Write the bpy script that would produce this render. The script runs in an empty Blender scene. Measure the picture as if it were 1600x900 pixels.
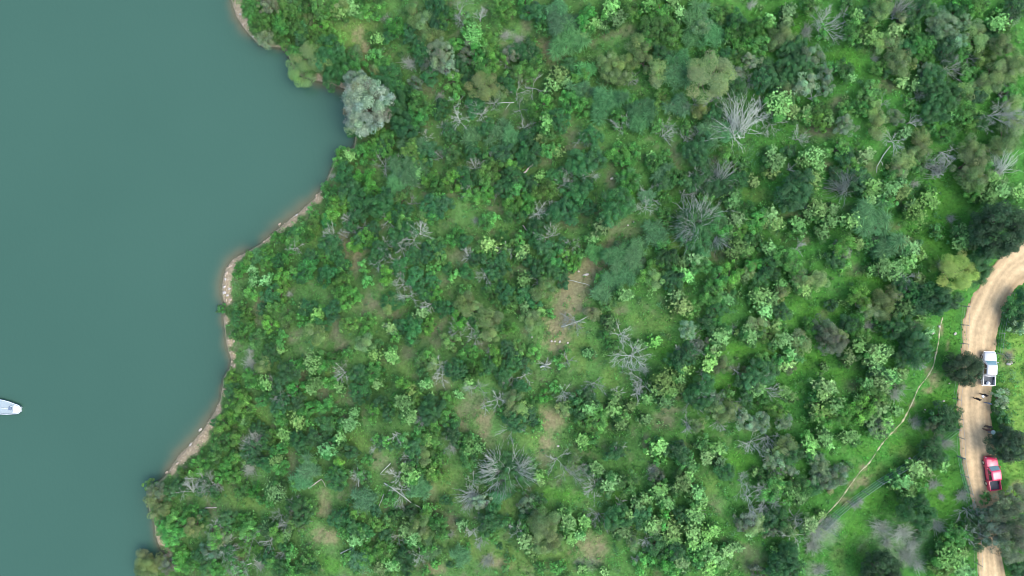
import bpy, bmesh, math, random
import numpy as np
from mathutils import Vector, Matrix

# ------------------------------------------------------------------ camera, sky, sun, exposure
scene = bpy.context.scene
CAM_H = 126.0                      # metres above the lake
FPX = 1600 * 24.0 / 36.0           # focal length in photograph pixels
cam_data = bpy.data.cameras.new('camera')
cam_data.lens = 24.0
cam_data.sensor_width = 36.0
cam_data.clip_start = 0.5
cam_data.clip_end = 6000.0
cam = bpy.data.objects.new('camera', cam_data)
cam.location = (0, 0, CAM_H)
cam.rotation_euler = (0, 0, 0)     # straight down, image top = +y
scene.collection.objects.link(cam)
scene.camera = cam

SUN_ELEV, SUN_AZ = 60.0, 112.0     # azimuth clockwise from image top: soft light from the right, overcast
world = bpy.data.worlds.new('World')
scene.world = world
world.use_nodes = True
wn = world.node_tree.nodes
bg = wn['Background']
sky = wn.new('ShaderNodeTexSky')
sky.sky_type = 'NISHITA'
sky.sun_disc = False
sky.sun_elevation = math.radians(SUN_ELEV)
sky.sun_rotation = math.radians(SUN_AZ)
sky.air_density = 1.0
sky.dust_density = 3.0
sky.ozone_density = 1.0
world.node_tree.links.new(sky.outputs['Color'], bg.inputs['Color'])
bg.inputs['Strength'].default_value = 0.15
sl = bpy.data.lights.new('sun', 'SUN')
sl.energy = 0.7
sl.angle = math.radians(60)
sl.color = (1.0, 0.96, 0.9)
sun = bpy.data.objects.new('sun', sl)
se, sa = math.radians(SUN_ELEV), math.radians(SUN_AZ)
sdir = Vector((math.sin(sa) * math.cos(se), math.cos(sa) * math.cos(se), math.sin(se)))
sun.rotation_euler = sdir.to_track_quat('Z', 'Y').to_euler()
sun.location = sdir * 200
scene.collection.objects.link(sun)
scene.view_settings.view_transform = 'Standard'
scene.view_settings.look = 'None'
scene.view_settings.gamma = 1.0
scene.view_settings.use_curve_mapping = False
scene.view_settings.exposure = 1.32
scene.cycles.filter_width = 0.95
scene.render.resolution_x, scene.render.resolution_y = 1024, 576

RNG = np.random.default_rng(7)
random.seed(7)
COL = scene.collection

# ------------------------------------------------------------------ helpers
def mesh_np(name, verts, faces, mat=None, colors=None, smooth=False):
    """verts (n,3), faces (m,k) -> mesh"""
    verts = np.asarray(verts, dtype=np.float32); faces = np.asarray(faces, dtype=np.int32)
    me = bpy.data.meshes.new(name)
    n, (m, k) = len(verts), faces.shape
    me.vertices.add(n); me.vertices.foreach_set('co', verts.ravel())
    me.loops.add(m * k); me.loops.foreach_set('vertex_index', faces.ravel())
    me.polygons.add(m)
    me.polygons.foreach_set('loop_start', np.arange(0, m * k, k, dtype=np.int32))
    me.polygons.foreach_set('loop_total', np.full(m, k, dtype=np.int32))
    me.polygons.foreach_set('use_smooth', np.full(m, smooth, dtype=bool))
    if colors is not None:
        a = me.color_attributes.new('Col', 'FLOAT_COLOR', 'POINT')
        c = np.ones((n, 4), dtype=np.float32); c[:, :3] = colors
        a.data.foreach_set('color', c.ravel())
    me.update(calc_edges=True)
    if mat: me.materials.append(mat)
    return me

def link(name, me, parent=None, loc=None):
    o = bpy.data.objects.new(name, me)
    COL.objects.link(o)
    if parent: o.parent = parent
    if loc is not None: o.location = loc
    return o

def tag(o, label=None, cat=None, group=None, kind=None):
    if label: o['label'] = label
    if cat: o['category'] = cat
    if group: o['group'] = group
    if kind: o['kind'] = kind
    return o

def new_mat(name):
    m = bpy.data.materials.new(name); m.use_nodes = True
    return m, m.node_tree.nodes, m.node_tree.links, m.node_tree.nodes['Principled BSDF']

def simple_mat(name, col, rough=0.6, metal=0.0, noise=0.12, scale=6.0, spec=0.5, coat=0.0):
    m, n, l, b = new_mat(name)
    tc = n.new('ShaderNodeTexCoord'); nz = n.new('ShaderNodeTexNoise')
    nz.inputs['Scale'].default_value = scale; nz.inputs['Detail'].default_value = 4
    l.new(tc.outputs['Object'], nz.inputs['Vector'])
    mx = n.new('ShaderNodeMix'); mx.data_type = 'RGBA'
    mx.inputs['A'].default_value = (*[c * (1 - noise) for c in col], 1)
    mx.inputs['B'].default_value = (*[min(1, c * (1 + noise)) for c in col], 1)
    l.new(nz.outputs['Fac'], mx.inputs['Factor'])
    l.new(mx.outputs['Result'], b.inputs['Base Color'])
    b.inputs['Roughness'].default_value = rough; b.inputs['Metallic'].default_value = metal
    b.inputs['Specular IOR Level'].default_value = spec
    if coat: b.inputs['Coat Weight'].default_value = coat
    return m

# ------------------------------------------------------------------ the lay of the land
SHORE_PX = [(330,-400),(352,-120),(358,-40),(362,0),(370,25),(383,45),(398,62),(410,72),(430,73),(445,75),(455,95),(462,115),(485,122),(505,128),
 (525,133),(540,138),(547,160),(550,190),(556,215),(553,232),(530,240),(518,265),(510,285),(495,308),(470,330),(445,350),(425,367),
 (410,380),(385,395),(365,405),(353,420),(348,440),(347,460),(352,475),(350,495),(352,520),(356,545),(362,560),(360,575),(350,590),
 (348,605),(345,625),(335,645),(318,672),(300,693),(280,712),(265,735),(258,745),(245,755),(232,780),(235,800),(242,815),(243,835),
 (250,855),(265,862),(255,870),(240,880),(228,900),(215,940),(190,1020),(150,1400)]
def px0(p):  # pixel on the lake plane
    p = np.asarray(p, dtype=float)
    return np.stack([(p[:, 0] - 800) * CAM_H / FPX, (450 - p[:, 1]) * CAM_H / FPX], 1)
SHORE = px0(SHORE_PX)
SHORE = np.vstack([SHORE[0] + (-40, 900), SHORE, SHORE[-1] + (-40, -900)])
POLY = np.vstack([SHORE, (3000, SHORE[-1, 1]), (3000, SHORE[0, 1])])

def seg_dist(P, line):
    d = np.full(len(P), 1e9)
    for a, b in zip(line[:-1], line[1:]):
        ab = b - a; t = np.clip(((P - a) @ ab) / (ab @ ab), 0, 1)
        d = np.minimum(d, np.hypot(*(P - a - t[:, None] * ab).T))
    return d
def inside(P, poly):
    c = np.zeros(len(P), bool); x, y = P[:, 0], P[:, 1]
    for a, b in zip(poly, np.roll(poly, -1, 0)):
        cond = (a[1] > y) != (b[1] > y)
        with np.errstate(divide='ignore', invalid='ignore'):
            xi = (b[0] - a[0]) * (y - a[1]) / (b[1] - a[1]) + a[0]
        c ^= cond & (x < xi)
    return c
def shore_dist(P):
    d = seg_dist(P, SHORE)
    return np.where(inside(P, POLY), d, -d)
_w = RNG.uniform(0, 6.28, 40)
def wav(P, f, k):
    x, y = P[:, 0] * f, P[:, 1] * f
    return (np.sin(x + 1.7 * np.sin(.6 * y + _w[k]) + _w[k + 1]) * np.sin(y * 1.1 + 1.5 * np.sin(.7 * x + _w[k + 2]) + _w[k + 3]))
def ground(P, d=None):
    P = np.asarray(P, dtype=float)
    if d is None: d = shore_dist(P)
    dl = np.maximum(d, 0)
    h = 1.1 * (1 - np.exp(-dl / 1.0)) + 22.5 * (1 - np.exp(-dl / 62))
    calm = np.clip((78 - P[:, 0]) / 14, 0.12, 1) * np.clip(dl / 8, 0, 1)     # the road bench is graded
    h = h + calm * (0.9 * wav(P, .11, 0) + .45 * wav(P, .27, 4) + .16 * wav(P, .8, 8))
    gul = np.exp(-((P[:, 1] - (34 + .12 * (P[:, 0] + 30))) / 9) ** 2) * np.clip((P[:, 0] + 34) / 25, 0, 1) * np.clip((60 - P[:, 0]) / 40, 0, 1)
    h = h - 2.0 * gul * np.clip(dl / 10, 0, 1)
    return np.where(d >= 0, h, np.maximum(d * .55, -7))
def world_of(px, py, up=0.0):
    """photograph pixels -> points on the ground (or 'up' metres above it)"""
    px = np.atleast_1d(np.asarray(px, float)); py = np.atleast_1d(np.asarray(py, float))
    z = np.full(len(px), 15.0)
    for _ in range(14):
        s = (CAM_H - z) / FPX
        P = np.stack([(px - 800) * s, (450 - py) * s], 1)
        z = .5 * z + .5 * (ground(P) + up)
    s = (CAM_H - z) / FPX
    P = np.stack([(px - 800) * s, (450 - py) * s], 1)
    return np.column_stack([P, ground(P)])
def gz(x, y): return float(ground(np.array([[x, y]]))[0])

ROAD_L = [(1680,335),(1640,352),(1600,374),(1570,394),(1545,420),(1525,455),(1508,485),(1503,520),(1503,550),(1500,585),(1495,620),(1496,650),(1500,680),(1501,715),(1510,755),(1520,785),(1526,830),(1528,870),(1528,905),(1530,960),(1535,1060)]
ROAD_R = [(1680,402),(1640,418),(1600,441),(1582,455),(1569,480),(1562,505),(1557,530),(1555,560),(1550,600),(1549,640),(1548,660),(1552,690),(1560,720),(1562,755),(1560,790),(1558,830),(1565,862),(1572,905),(1576,960),(1584,1060)]
def chaikin(p, n=2):
    p = np.asarray(p, float)
    for _ in range(n):
        q = .75 * p[:-1] + .25 * p[1:]; r = .25 * p[:-1] + .75 * p[1:]
        p = np.vstack([p[:1], np.column_stack([q, r]).reshape(-1, 2), p[-1:]])
    return p
def resample(p, n):
    s = np.r_[0, np.cumsum(np.hypot(*np.diff(p, axis=0).T))]
    t = np.linspace(0, s[-1], n)
    return np.column_stack([np.interp(t, s, p[:, 0]), np.interp(t, s, p[:, 1])])
RL = chaikin(world_of(*np.array(ROAD_L, float).T)[:, :2]); RR = chaikin(world_of(*np.array(ROAD_R, float).T)[:, :2])
RL, RR = resample(RL, 240), resample(RR, 240)
ROAD_POLY = np.vstack([RL, RR[::-1]])
PATH_PX = [(1473,496),(1469,508),(1467,525),(1464,545),(1461,562),(1456,578),(1447,592),(1437,602),(1431,615),(1425,630),(1418,645),(1411,658),(1400,669),(1394,676),(1380,690),(1371,703),(1364,715),(1357,725),(1345,735),(1336,747),(1328,758),(1322,768),(1314,779),(1304,790),(1298,797),(1287,808),(1276,820)]
PATHW = chaikin(world_of(*np.array(PATH_PX, float).T)[:, :2])

# patches of bare soil, dry grass and lush grass seen between the bushes: (px, py, rx, ry) by kind
PATCH = {
'b': "822 35 8 25;670 140 18 14;622 55 6 8;890 207 12 10;982 45 14 9;950 55 16 8;925 67 8 8;1275 200 22 12;1385 135 16 14;1307 162 12 10;1287 205 26 14;1365 75 10 14;595 355 12 8;695 305 30 6;775 325 18 10;717 400 22 14;687 440 20 10;852 250 16 10;955 280 8 22;917 332 20 10;887 350 22 8;972 360 30 18;817 420 10 14;900 230 14 6;1055 245 12 22;1115 250 14 8;1120 395 16 16;1240 337 18 10;1360 260 16 8;1292 260 8 8;1392 355 14 8;1407 317 12 8;1340 422 14 10;1257 375 12 8;1325 325 10 6;405 500 10 10;460 525 14 12;470 590 8 14;505 612 16 10;575 470 14 14;525 512 8 30;532 540 10 20;545 620 14 16;587 480 22 14;612 495 14 8;680 525 18 22;635 550 14 10;690 597 18 14;750 535 14 10;735 630 14 20;822 517 10 8;720 660 12 20;970 485 14 6;1035 655 22 16;1050 640 18 8;1060 620 12 5;1145 575 10 6;1335 605 14 12;1287 490 8 8;332 800 14 12;460 725 14 20;555 757 14 20;590 720 12 14;605 735 12 20;762 690 14 14;750 680 12 10;675 775 10 25;705 815 14 22;630 792 12 8;850 712 14 20;1120 790 16 14;1175 870 28 22;1157 855 15 8;1010 690 8 14;905 695 10 12;1330 767 6 4;545 385 10 20",
't': "940 402 20 15;925 412 18 14;880 500 20 25;1396 673 5 5;1350 730 6 6;1425 632 4 6;1470 515 4 8;1331 757 6 6;912 437 26 18;896 462 20 20;905 450 22 22;888 472 20 25;872 520 22 30;950 390 20 14;857 78 16 22;560 53 11 14;570 75 8 14;567 92 6 6;490 337 12 12;557 405 12 22;535 378 10 14;920 425 34 14;895 440 18 16;880 482 17 28;868 515 18 18;865 542 14 10;855 650 12 18;865 660 16 18;1460 592 12 13;1450 610 10 6;1450 580 6 8;1575 557 9 16;507 790 10 20;507 837 22 13;375 870 8 16;775 880 26 9;675 888 22 8;925 857 26 20;855 690 10 15;1350 752 14 8;1319 782 10 8;1590 757 10 6;755 655 16 16;405 475 10 16;1480 540 3 9",
'y': "495 375 10 18;1182 305 22 14;1060 375 20 20;412 650 14 20;510 590 8 14;635 575 18 14;910 550 8 40;1015 500 40 20;952 590 14 20;365 780 20 22;400 787 25 10;437 695 14 12;562 697 25 20;570 690 30 20;695 757 25 30;837 690 25 12;800 782 25 20;725 855 30 25;800 870 60 22;875 875 25 20;1110 760 12 16;1420 710 25 15;1375 737 40 14;1312 870 10 20;1350 860 10 15;1465 415 14 10;900 545 14 30;560 30 30 25;540 60 25 20",
'g': "1075 325 30 14;987 305 10 12;1487 300 35 60;1465 375 30 40;1365 435 40 10;1035 545 25 14;1145 547 30 10;1132 600 20 20;1325 590 30 14;1485 520 16 40;1465 625 30 20;515 882 22 14;875 775 40 12;1157 720 30 20;965 780 14 14;1350 705 20 10;1415 695 30 15;1365 780 40 20;1335 837 25 40;1475 790 25 25;1585 725 18 30;1590 770 14 14;1230 40 50 30;1030 20 60 20;1320 100 40 25;1085 60 40 18;1395 470 40 20;1240 560 60 30;1270 490 40 25;1480 760 20 40;1590 520 20 40;1410 640 20 30",
'z': "1592 570 24 75;1595 655 20 55;1588 725 20 32;1585 770 18 14",
'w': "917 882 16 10;1287 837 25 15;1405 845 45 25;1272 890 20 10;1420 870 25 15;1300 820 20 10",
}
PCOL = {'b': (.150,.152,.090), 't': (.215,.207,.108), 'y': (.125,.220,.052), 'g': (.072,.215,.028), 'w': (.20,.225,.17), 'z': (.170,.310,.060)}
PW = {}
for k, s in PATCH.items():
    a = np.array([[float(v) for v in e.split()] for e in s.split(';')])
    w = world_of(a[:, 0], a[:, 1])
    sc = ((CAM_H - w[:, 2]) / FPX)[:, None]
    PW[k] = np.column_stack([w[:, :2], a[:, 2:4] * sc])
BANK = np.array([(370,8,8),(375,20,9),(382,38,8),(437,66,5),(498,125,6),(515,129,6),(533,136,6),(495,310,8),(475,326,10),(455,343,11),(437,356,10),(420,371,7),(375,399,8),(362,413,10),(354,430,10),(352,450,11),(355,468,8),(353,500,6),(358,535,7),(363,555,6),(364,572,5),(350,612,5),(340,640,8),(328,660,10),(315,680,12),(300,698,12),(284,712,11),(270,732,8),(246,825,6),(251,845,7),(263,862,7)], float)
bw = world_of(BANK[:, 0], BANK[:, 1]); BANKW = np.column_stack([bw[:, :2], BANK[:, 2] * .125])

def hsh(P, f):
    q = np.floor(P * f); return np.mod(np.sin(q[:, 0] * 12.9898 + q[:, 1] * 78.233) * 43758.5453, 1.0)
def fbm(P, f, k):
    return .5 * wav(P, f, k) + .3 * wav(P, f * 2.3, k + 4) + .2 * wav(P, f * 5.1, k + 8)
def ground_cover(P, d=None):
    """(rgb of the soil/grass, amount of bare soil 0..1)"""
    if d is None: d = shore_dist(P)
    n1 = fbm(P, .35, 12); n2 = fbm(P, .9, 20)
    right = np.clip((P[:, 0] - 5) / 40, 0, 1)[:, None]
    base = np.array((.080,.178,.048)) * (1 - right) + np.array((.056,.188,.033)) * right
    c = base * (1 + .35 * n1[:, None])
    soil = np.clip(n2 * 1.7 - .35, 0, 1) * (1 - .6 * right[:, 0])
    c = c * (1 - soil[:, None] * .7) + np.array(PCOL['b']) * soil[:, None] * .7
    bare = soil * .6
    wob = 1 + .45 * fbm(P, 1.1, 14) + .3 * (hsh(P, 2.2) - .5)
    brk = np.clip(.78 + .5 * fbm(P, 2.4, 18) + .5 * (hsh(P, 1.3) - .5), .2, 1)
    for k in 'gyzbtw':
        for x, y, rx, ry in PW[k]:
            I = np.nonzero((np.abs(P[:, 0] - x) < 2.2 * rx) & (np.abs(P[:, 1] - y) < 2.2 * ry))[0]
            if not len(I): continue
            q = np.hypot((P[I, 0] - x) / rx, (P[I, 1] - y) / ry) * wob[I]
            w = np.clip((1.3 - q) / .8, 0, 1) * {'g': .9, 'y': .75, 'b': .72, 't': 1.0, 'w': .6, 'z': .95}[k] * brk[I]
            c[I] = c[I] * (1 - w[:, None]) + np.array(PCOL[k]) * w[:, None]
            bare[I] = np.maximum(bare[I], w) if k in 'btw' else bare[I] * (1 - w)
    for x, y, r in BANKW:
        q = np.hypot(P[:, 0] - x, P[:, 1] - y) / r * (1 + .25 * n2)
        w = np.clip((1.3 - q) / .4, 0, 1)
        c = c * (1 - w[:, None]) + np.array((.44,.345,.215)) * w[:, None]; bare = np.maximum(bare, w)
    w = np.clip((.5 - d) / .5, 0, 1)[:, None]
    c = c * (1 - w) + np.array((.30,.255,.17)) * w
    bare = np.maximum(bare, w[:, 0])
    return c, bare

# ------------------------------------------------------------------ materials of the setting
def ground_mat():
    m, n, l, b = new_mat('ground_soil_and_grass')
    at = n.new('ShaderNodeVertexColor'); at.layer_name = 'Col'
    tc = n.new('ShaderNodeTexCoord')
    n1 = n.new('ShaderNodeTexNoise'); n1.inputs['Scale'].default_value = 2.2; n1.inputs['Detail'].default_value = 8; n1.inputs['Roughness'].default_value = .7
    n2 = n.new('ShaderNodeTexNoise'); n2.inputs['Scale'].default_value = 14; n2.inputs['Detail'].default_value = 5
    l.new(tc.outputs['Object'], n1.inputs['Vector']); l.new(tc.outputs['Object'], n2.inputs['Vector'])
    r = n.new('ShaderNodeMapRange'); r.inputs['From Min'].default_value = .3; r.inputs['From Max'].default_value = .7; r.inputs['To Min'].default_value = .62; r.inputs['To Max'].default_value = 1.35
    l.new(n1.outputs['Fac'], r.inputs['Value'])
    mul = n.new('ShaderNodeMix'); mul.data_type = 'RGBA'; mul.blend_type = 'MULTIPLY'; mul.inputs['Factor'].default_value = 1
    l.new(at.outputs['Color'], mul.inputs['A']); l.new(r.outputs['Result'], mul.inputs['B'])
    l.new(mul.outputs['Result'], b.inputs['Base Color'])
    bp = n.new('ShaderNodeBump'); bp.inputs['Strength'].default_value = .5; bp.inputs['Distance'].default_value = .12
    l.new(n2.outputs['Fac'], bp.inputs['Height']); l.new(bp.outputs['Normal'], b.inputs['Normal'])
    b.inputs['Roughness'].default_value = .95; b.inputs['Specular IOR Level'].default_value = .15
    return m
def water_mat():
    m, n, l, b = new_mat('lake_water')
    at = n.new('ShaderNodeVertexColor'); at.layer_name = 'Col'
    tc = n.new('ShaderNodeTexCoord')
    nz = n.new('ShaderNodeTexNoise'); nz.inputs['Scale'].default_value = .018; nz.inputs['Detail'].default_value = 4
    l.new(tc.outputs['Object'], nz.inputs['Vector'])
    mx = n.new('ShaderNodeMix'); mx.data_type = 'RGBA'
    mx.inputs['A'].default_value = (.033,.088,.064,1); mx.inputs['B'].default_value = (.046,.113,.083,1)
    l.new(nz.outputs['Fac'], mx.inputs['Factor'])
    sp = n.new('ShaderNodeSeparateColor'); l.new(at.outputs['Color'], sp.inputs['Color'])
    m2 = n.new('ShaderNodeMix'); m2.data_type = 'RGBA'; m2.inputs['B'].default_value = (.235,.205,.125,1)
    l.new(sp.outputs['Green'], m2.inputs['Factor']); l.new(mx.outputs['Result'], m2.inputs['A']); l.new(m2.outputs['Result'], b.inputs['Base Color'])
    b.inputs['Roughness'].default_value = .12; b.inputs['IOR'].default_value = 1.33
    n2 = n.new('ShaderNodeTexNoise'); n2.inputs['Scale'].default_value = 1.6; n2.inputs['Detail'].default_value = 3
    mp = n.new('ShaderNodeMapping'); mp.inputs['Scale'].default_value = (1, .55, 1); mp.inputs['Rotation'].default_value = (0, 0, .5)
    l.new(tc.outputs['Object'], mp.inputs['Vector']); l.new(mp.outputs['Vector'], n2.inputs['Vector'])
    bp = n.new('ShaderNodeBump'); bp.inputs['Strength'].default_value = .35; bp.inputs['Distance'].default_value = .06
    l.new(n2.outputs['Fac'], bp.inputs['Height']); l.new(bp.outputs['Normal'], b.inputs['Normal'])
    # turbid water: clear only in the shallows, where the bed shows through
    tr = n.new('ShaderNodeBsdfTransparent'); tr.inputs['Color'].default_value = (.80,.92,.84,1)
    ms = n.new('ShaderNodeMixShader')
    l.new(sp.outputs['Red'], ms.inputs['Fac']); l.new(tr.outputs['BSDF'], ms.inputs[1]); l.new(b.outputs['BSDF'], ms.inputs[2])
    l.new(ms.outputs['Shader'], n['Material Output'].inputs['Surface'])
    return m
def road_mat():
    m, n, l, b = new_mat('packed_tan_dirt')
    at = n.new('ShaderNodeVertexColor'); at.layer_name = 'Col'
    tc = n.new('ShaderNodeTexCoord')
    n1 = n.new('ShaderNodeTexNoise'); n1.inputs['Scale'].default_value = 1.5; n1.inputs['Detail'].default_value = 8; n1.inputs['Roughness'].default_value = .65
    l.new(tc.outputs['Object'], n1.inputs['Vector'])
    r = n.new('ShaderNodeMapRange'); r.inputs['From Min'].default_value = .3; r.inputs['From Max'].default_value = .7; r.inputs['To Min'].default_value = .82; r.inputs['To Max'].default_value = 1.14
    l.new(n1.outputs['Fac'], r.inputs['Value'])
    mul = n.new('ShaderNodeMix'); mul.data_type = 'RGBA'; mul.blend_type = 'MULTIPLY'; mul.inputs['Factor'].default_value = 1
    l.new(at.outputs['Color'], mul.inputs['A']); l.new(r.outputs['Result'], mul.inputs['B'])
    l.new(mul.outputs['Result'], b.inputs['Base Color'])
    n2 = n.new('ShaderNodeTexNoise'); n2.inputs['Scale'].default_value = 22; n2.inputs['Detail'].default_value = 4
    l.new(tc.outputs['Object'], n2.inputs['Vector'])
    bp = n.new('ShaderNodeBump'); bp.inputs['Strength'].default_value = .4; bp.inputs['Distance'].default_value = .04
    l.new(n2.outputs['Fac'], bp.inputs['Height']); l.new(bp.outputs['Normal'], b.inputs['Normal'])
    b.inputs['Roughness'].default_value = .95; b.inputs['Specular IOR Level'].default_value = .1
    return m
GROUND_M, WATER_M, ROAD_M = ground_mat(), water_mat(), road_mat()

def axis(lo, hi, step, far):
    a = np.arange(lo, hi + step, step); g = []; s = step; v = a[-1]
    while v < far: s *= 1.35; v += s; g.append(v)
    h = []; s = step; v = a[0]
    while v > -far: s *= 1.35; v -= s; h.append(v)
    return np.r_[h[::-1], a, g]
def grid(xs, ys):
    X, Y = np.meshgrid(xs, ys); P = np.column_stack([X.ravel(), Y.ravel()])
    nx, ny = len(xs), len(ys)
    i = (np.arange(ny - 1)[:, None] * nx + np.arange(nx - 1)[None, :]).ravel()
    return P, np.column_stack([i, i + 1, i + nx + 1, i + nx])
P, F = grid(axis(-66, 92, .45, 1500), axis(-60, 60, .45, 1500))
d = shore_dist(P); Z = ground(P, d)
keep = (d > -14)[F].any(1)
Z = Z - .10 * inside(P, ROAD_POLY)
gc, _ = ground_cover(P, d)
used = np.zeros(len(P), bool); used[F[keep].ravel()] = True
idx = np.cumsum(used) - 1
gnd = link('ground', mesh_np('ground', np.column_stack([P, Z])[used], idx[F[keep]], GROUND_M, gc[used], True))
tag(gnd, 'green wooded hillside with brown soil patches sloping down to the lake', 'ground', kind='structure')

# lake bed far out and the water sheet
P, F = grid(axis(-112, -28, .6, 1500), axis(-66, 66, .6, 1500))
d = shore_dist(P)
dn = np.full(len(P), 1e9)
for x, y, r in BANKW: dn = np.minimum(dn, np.hypot(P[:, 0] - x, P[:, 1] - y) / r)
near = np.clip((3.2 - dn) / 2.2, 0, 1)                                     # silt clouds the water off the bare banks
off_ = np.maximum(-d, 0) * (1 + .3 * fbm(P, .9, 6))
silt = np.clip((.2 + .55 * near) * np.exp(-off_ / (.5 + .9 * near)), 0, 1)
op = np.clip(1 - .55 * np.exp(-off_ / (.35 + .35 * near)), 0, 1)
keep = (d < 3)[F].any(1)
used = np.zeros(len(P), bool); used[F[keep].ravel()] = True; idx = np.cumsum(used) - 1
lake = link('lake', mesh_np('lake', np.column_stack([P, np.zeros(len(P))])[used], idx[F[keep]], WATER_M, np.column_stack([op, silt, silt])[used], True))
tag(lake, 'still teal-green lake water on the left', 'lake', kind='structure')

# dirt road with wheel tracks
NV = 33
t = np.linspace(0, 1, NV)
pts = RL[:, None, :] * (1 - t)[None, :, None] + RR[:, None, :] * t[None, :, None]
edge = np.minimum(t, 1 - t)
wob = .18 * np.sin(np.arange(240) * .7) * np.sin(np.arange(240) * .23 + 1) + RNG.normal(0, .10, 240)
side = (RR - RL) / np.hypot(*(RR - RL).T)[:, None]
pts[:, 0] += side * wob[:, None]; pts[:, -1] += side * np.roll(wob, 37)[:, None]
Pf = pts.reshape(-1, 2)
rut = (np.exp(-((t - .27) / .07) ** 2) + np.exp(-((t - .68) / .07) ** 2))
zr = ground(Pf).reshape(240, NV) + .05 - .035 * rut[None] - .09 * (edge == 0)[None] + .03 * np.exp(-((t - .48) / .1) ** 2)[None]
cr = np.array((.49,.375,.218))[None, None] * (1 + .10 * rut[None, :, None]) * (1 + .03 * RNG.normal(0, 1, (240, NV, 1)))
strk = np.interp(t, np.linspace(0, 1, 17), 1 + .17 * np.array([-1, .3, -.8, .2, 1, .5, -.3, .6, -.2, .3, .9, .2, -.6, -.1, -.9, .1, -1]))
long_ = 1 + .05 * np.sin(np.linspace(0, 30, 240))[:, None] * np.sin(t * 23 + 1)[None]
cr = cr * (strk[None] * long_)[:, :, None]
mar = np.clip((.13 - edge) / .13, 0, 1)[None, :, None]
cr = cr * (1 - .55 * mar) + np.array((.36,.265,.15)) * .55 * mar
st = np.exp(-((t - .86) / .05) ** 2)[None, :, None] * .5
cr = cr * (1 - st) + np.array((.36,.255,.14)) * st
i = (np.arange(239)[:, None] * NV + np.arange(NV - 1)[None]).ravel()
road = link('dirt_road', mesh_np('dirt_road', np.column_stack([Pf, zr.ravel()]), np.column_stack([i, i + NV, i + NV + 1, i + 1]), ROAD_M, cr.reshape(-1, 3), True))
tag(road, 'tan dirt road curving down the right side', 'road', kind='structure')

# narrow pale trail
pp = resample(PATHW, 160); tg = np.gradient(pp, axis=0); tg /= np.hypot(*tg.T)[:, None]; nm = np.column_stack([-tg[:, 1], tg[:, 0]])
hw = .075 + .06 * np.sin(np.arange(160) * .9) * np.sin(np.arange(160) * .37) + .12 * np.clip(np.sin(np.arange(160) * .21) * np.sin(np.arange(160) * .083 + 2) - .55, 0, 1) + RNG.normal(0, .022, 160)
hw = np.maximum(hw, .03)
hw[117:121] = .03
off = np.array([-1.25, -.6, 0, .6, 1.25]); q = pp[:, None] + nm[:, None] * (hw[:, None] * off[None])[:, :, None]
qz = ground(q.reshape(-1, 2)).reshape(160, 5) + np.array([-.03, .07, .09, .07, -.03])[None]
i = (np.arange(159)[:, None] * 5 + np.arange(4)[None]).ravel()
cp = np.full((800, 3), 1.0) * np.array((.50,.49,.29)) * (1 + .10 * RNG.normal(0, 1, (800, 1)))
trail = link('footpath', mesh_np('footpath', np.column_stack([q.reshape(-1, 2), qz.ravel()]), np.column_stack([i, i + 5, i + 6, i + 1]), ROAD_M, cp, True))
tag(trail, 'narrow pale trail winding down through the grass', 'trail', kind='structure')

# ------------------------------------------------------------------ plants: mesh library
def leaf_mat(name, transl=.28, rough=.55):
    m, n, l, b = new_mat(name)
    oi = n.new('ShaderNodeObjectInfo'); at = n.new('ShaderNodeVertexColor'); at.layer_name = 'Col'
    mul = n.new('ShaderNodeMix'); mul.data_type = 'RGBA'; mul.blend_type = 'MULTIPLY'; mul.inputs['Factor'].default_value = 1
    l.new(oi.outputs['Color'], mul.inputs['A']); l.new(at.outputs['Color'], mul.inputs['B'])
    l.new(mul.outputs['Result'], b.inputs['Base Color'])
    b.inputs['Roughness'].default_value = rough; b.inputs['Specular IOR Level'].default_value = .35
    tr = n.new('ShaderNodeBsdfTranslucent'); l.new(mul.outputs['Result'], tr.inputs['Color'])
    ms = n.new('ShaderNodeMixShader'); ms.inputs['Fac'].default_value = transl
    l.new(b.outputs['BSDF'], ms.inputs[1]); l.new(tr.outputs['BSDF'], ms.inputs[2])
    l.new(ms.outputs['Shader'], n['Material Output'].inputs['Surface'])
    return m
LEAF_M = leaf_mat('leaf_foliage')
def bark_mat(name, c1, c2):
    m, n, l, b = new_mat(name)
    tc = n.new('ShaderNodeTexCoord'); nz = n.new('ShaderNodeTexNoise'); nz.inputs['Scale'].default_value = 5; nz.inputs['Detail'].default_value = 5
    l.new(tc.outputs['Object'], nz.inputs['Vector'])
    oi = n.new('ShaderNodeObjectInfo'); add = n.new('ShaderNodeMath'); add.operation = 'MULTIPLY_ADD'; add.inputs[1].default_value = .8; add.inputs[2].default_value = -.45
    l.new(oi.outputs['Random'], add.inputs[0])
    ad2 = n.new('ShaderNodeMath'); ad2.use_clamp = True; l.new(add.outputs[0], ad2.inputs[0]); l.new(nz.outputs['Fac'], ad2.inputs[1])
    mx = n.new('ShaderNodeMix'); mx.data_type = 'RGBA'; mx.inputs['A'].default_value = (*c1, 1); mx.inputs['B'].default_value = (*c2, 1)
    l.new(ad2.outputs[0], mx.inputs['Factor'])
    ml = n.new('ShaderNodeMix'); ml.data_type = 'RGBA'; ml.blend_type = 'MULTIPLY'; ml.inputs['Factor'].default_value = 1
    l.new(mx.outputs['Result'], ml.inputs['A']); l.new(oi.outputs['Color'], ml.inputs['B']); l.new(ml.outputs['Result'], b.inputs['Base Color'])
    b.inputs['Roughness'].default_value = .9; b.inputs['Specular IOR Level'].default_value = .2
    return m
BARK_M = bark_mat('brown_bark', (.10,.08,.06), (.20,.17,.13))
DEAD_M = bark_mat('weathered_grey_wood', (.27,.31,.265), (.56,.62,.545))
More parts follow.
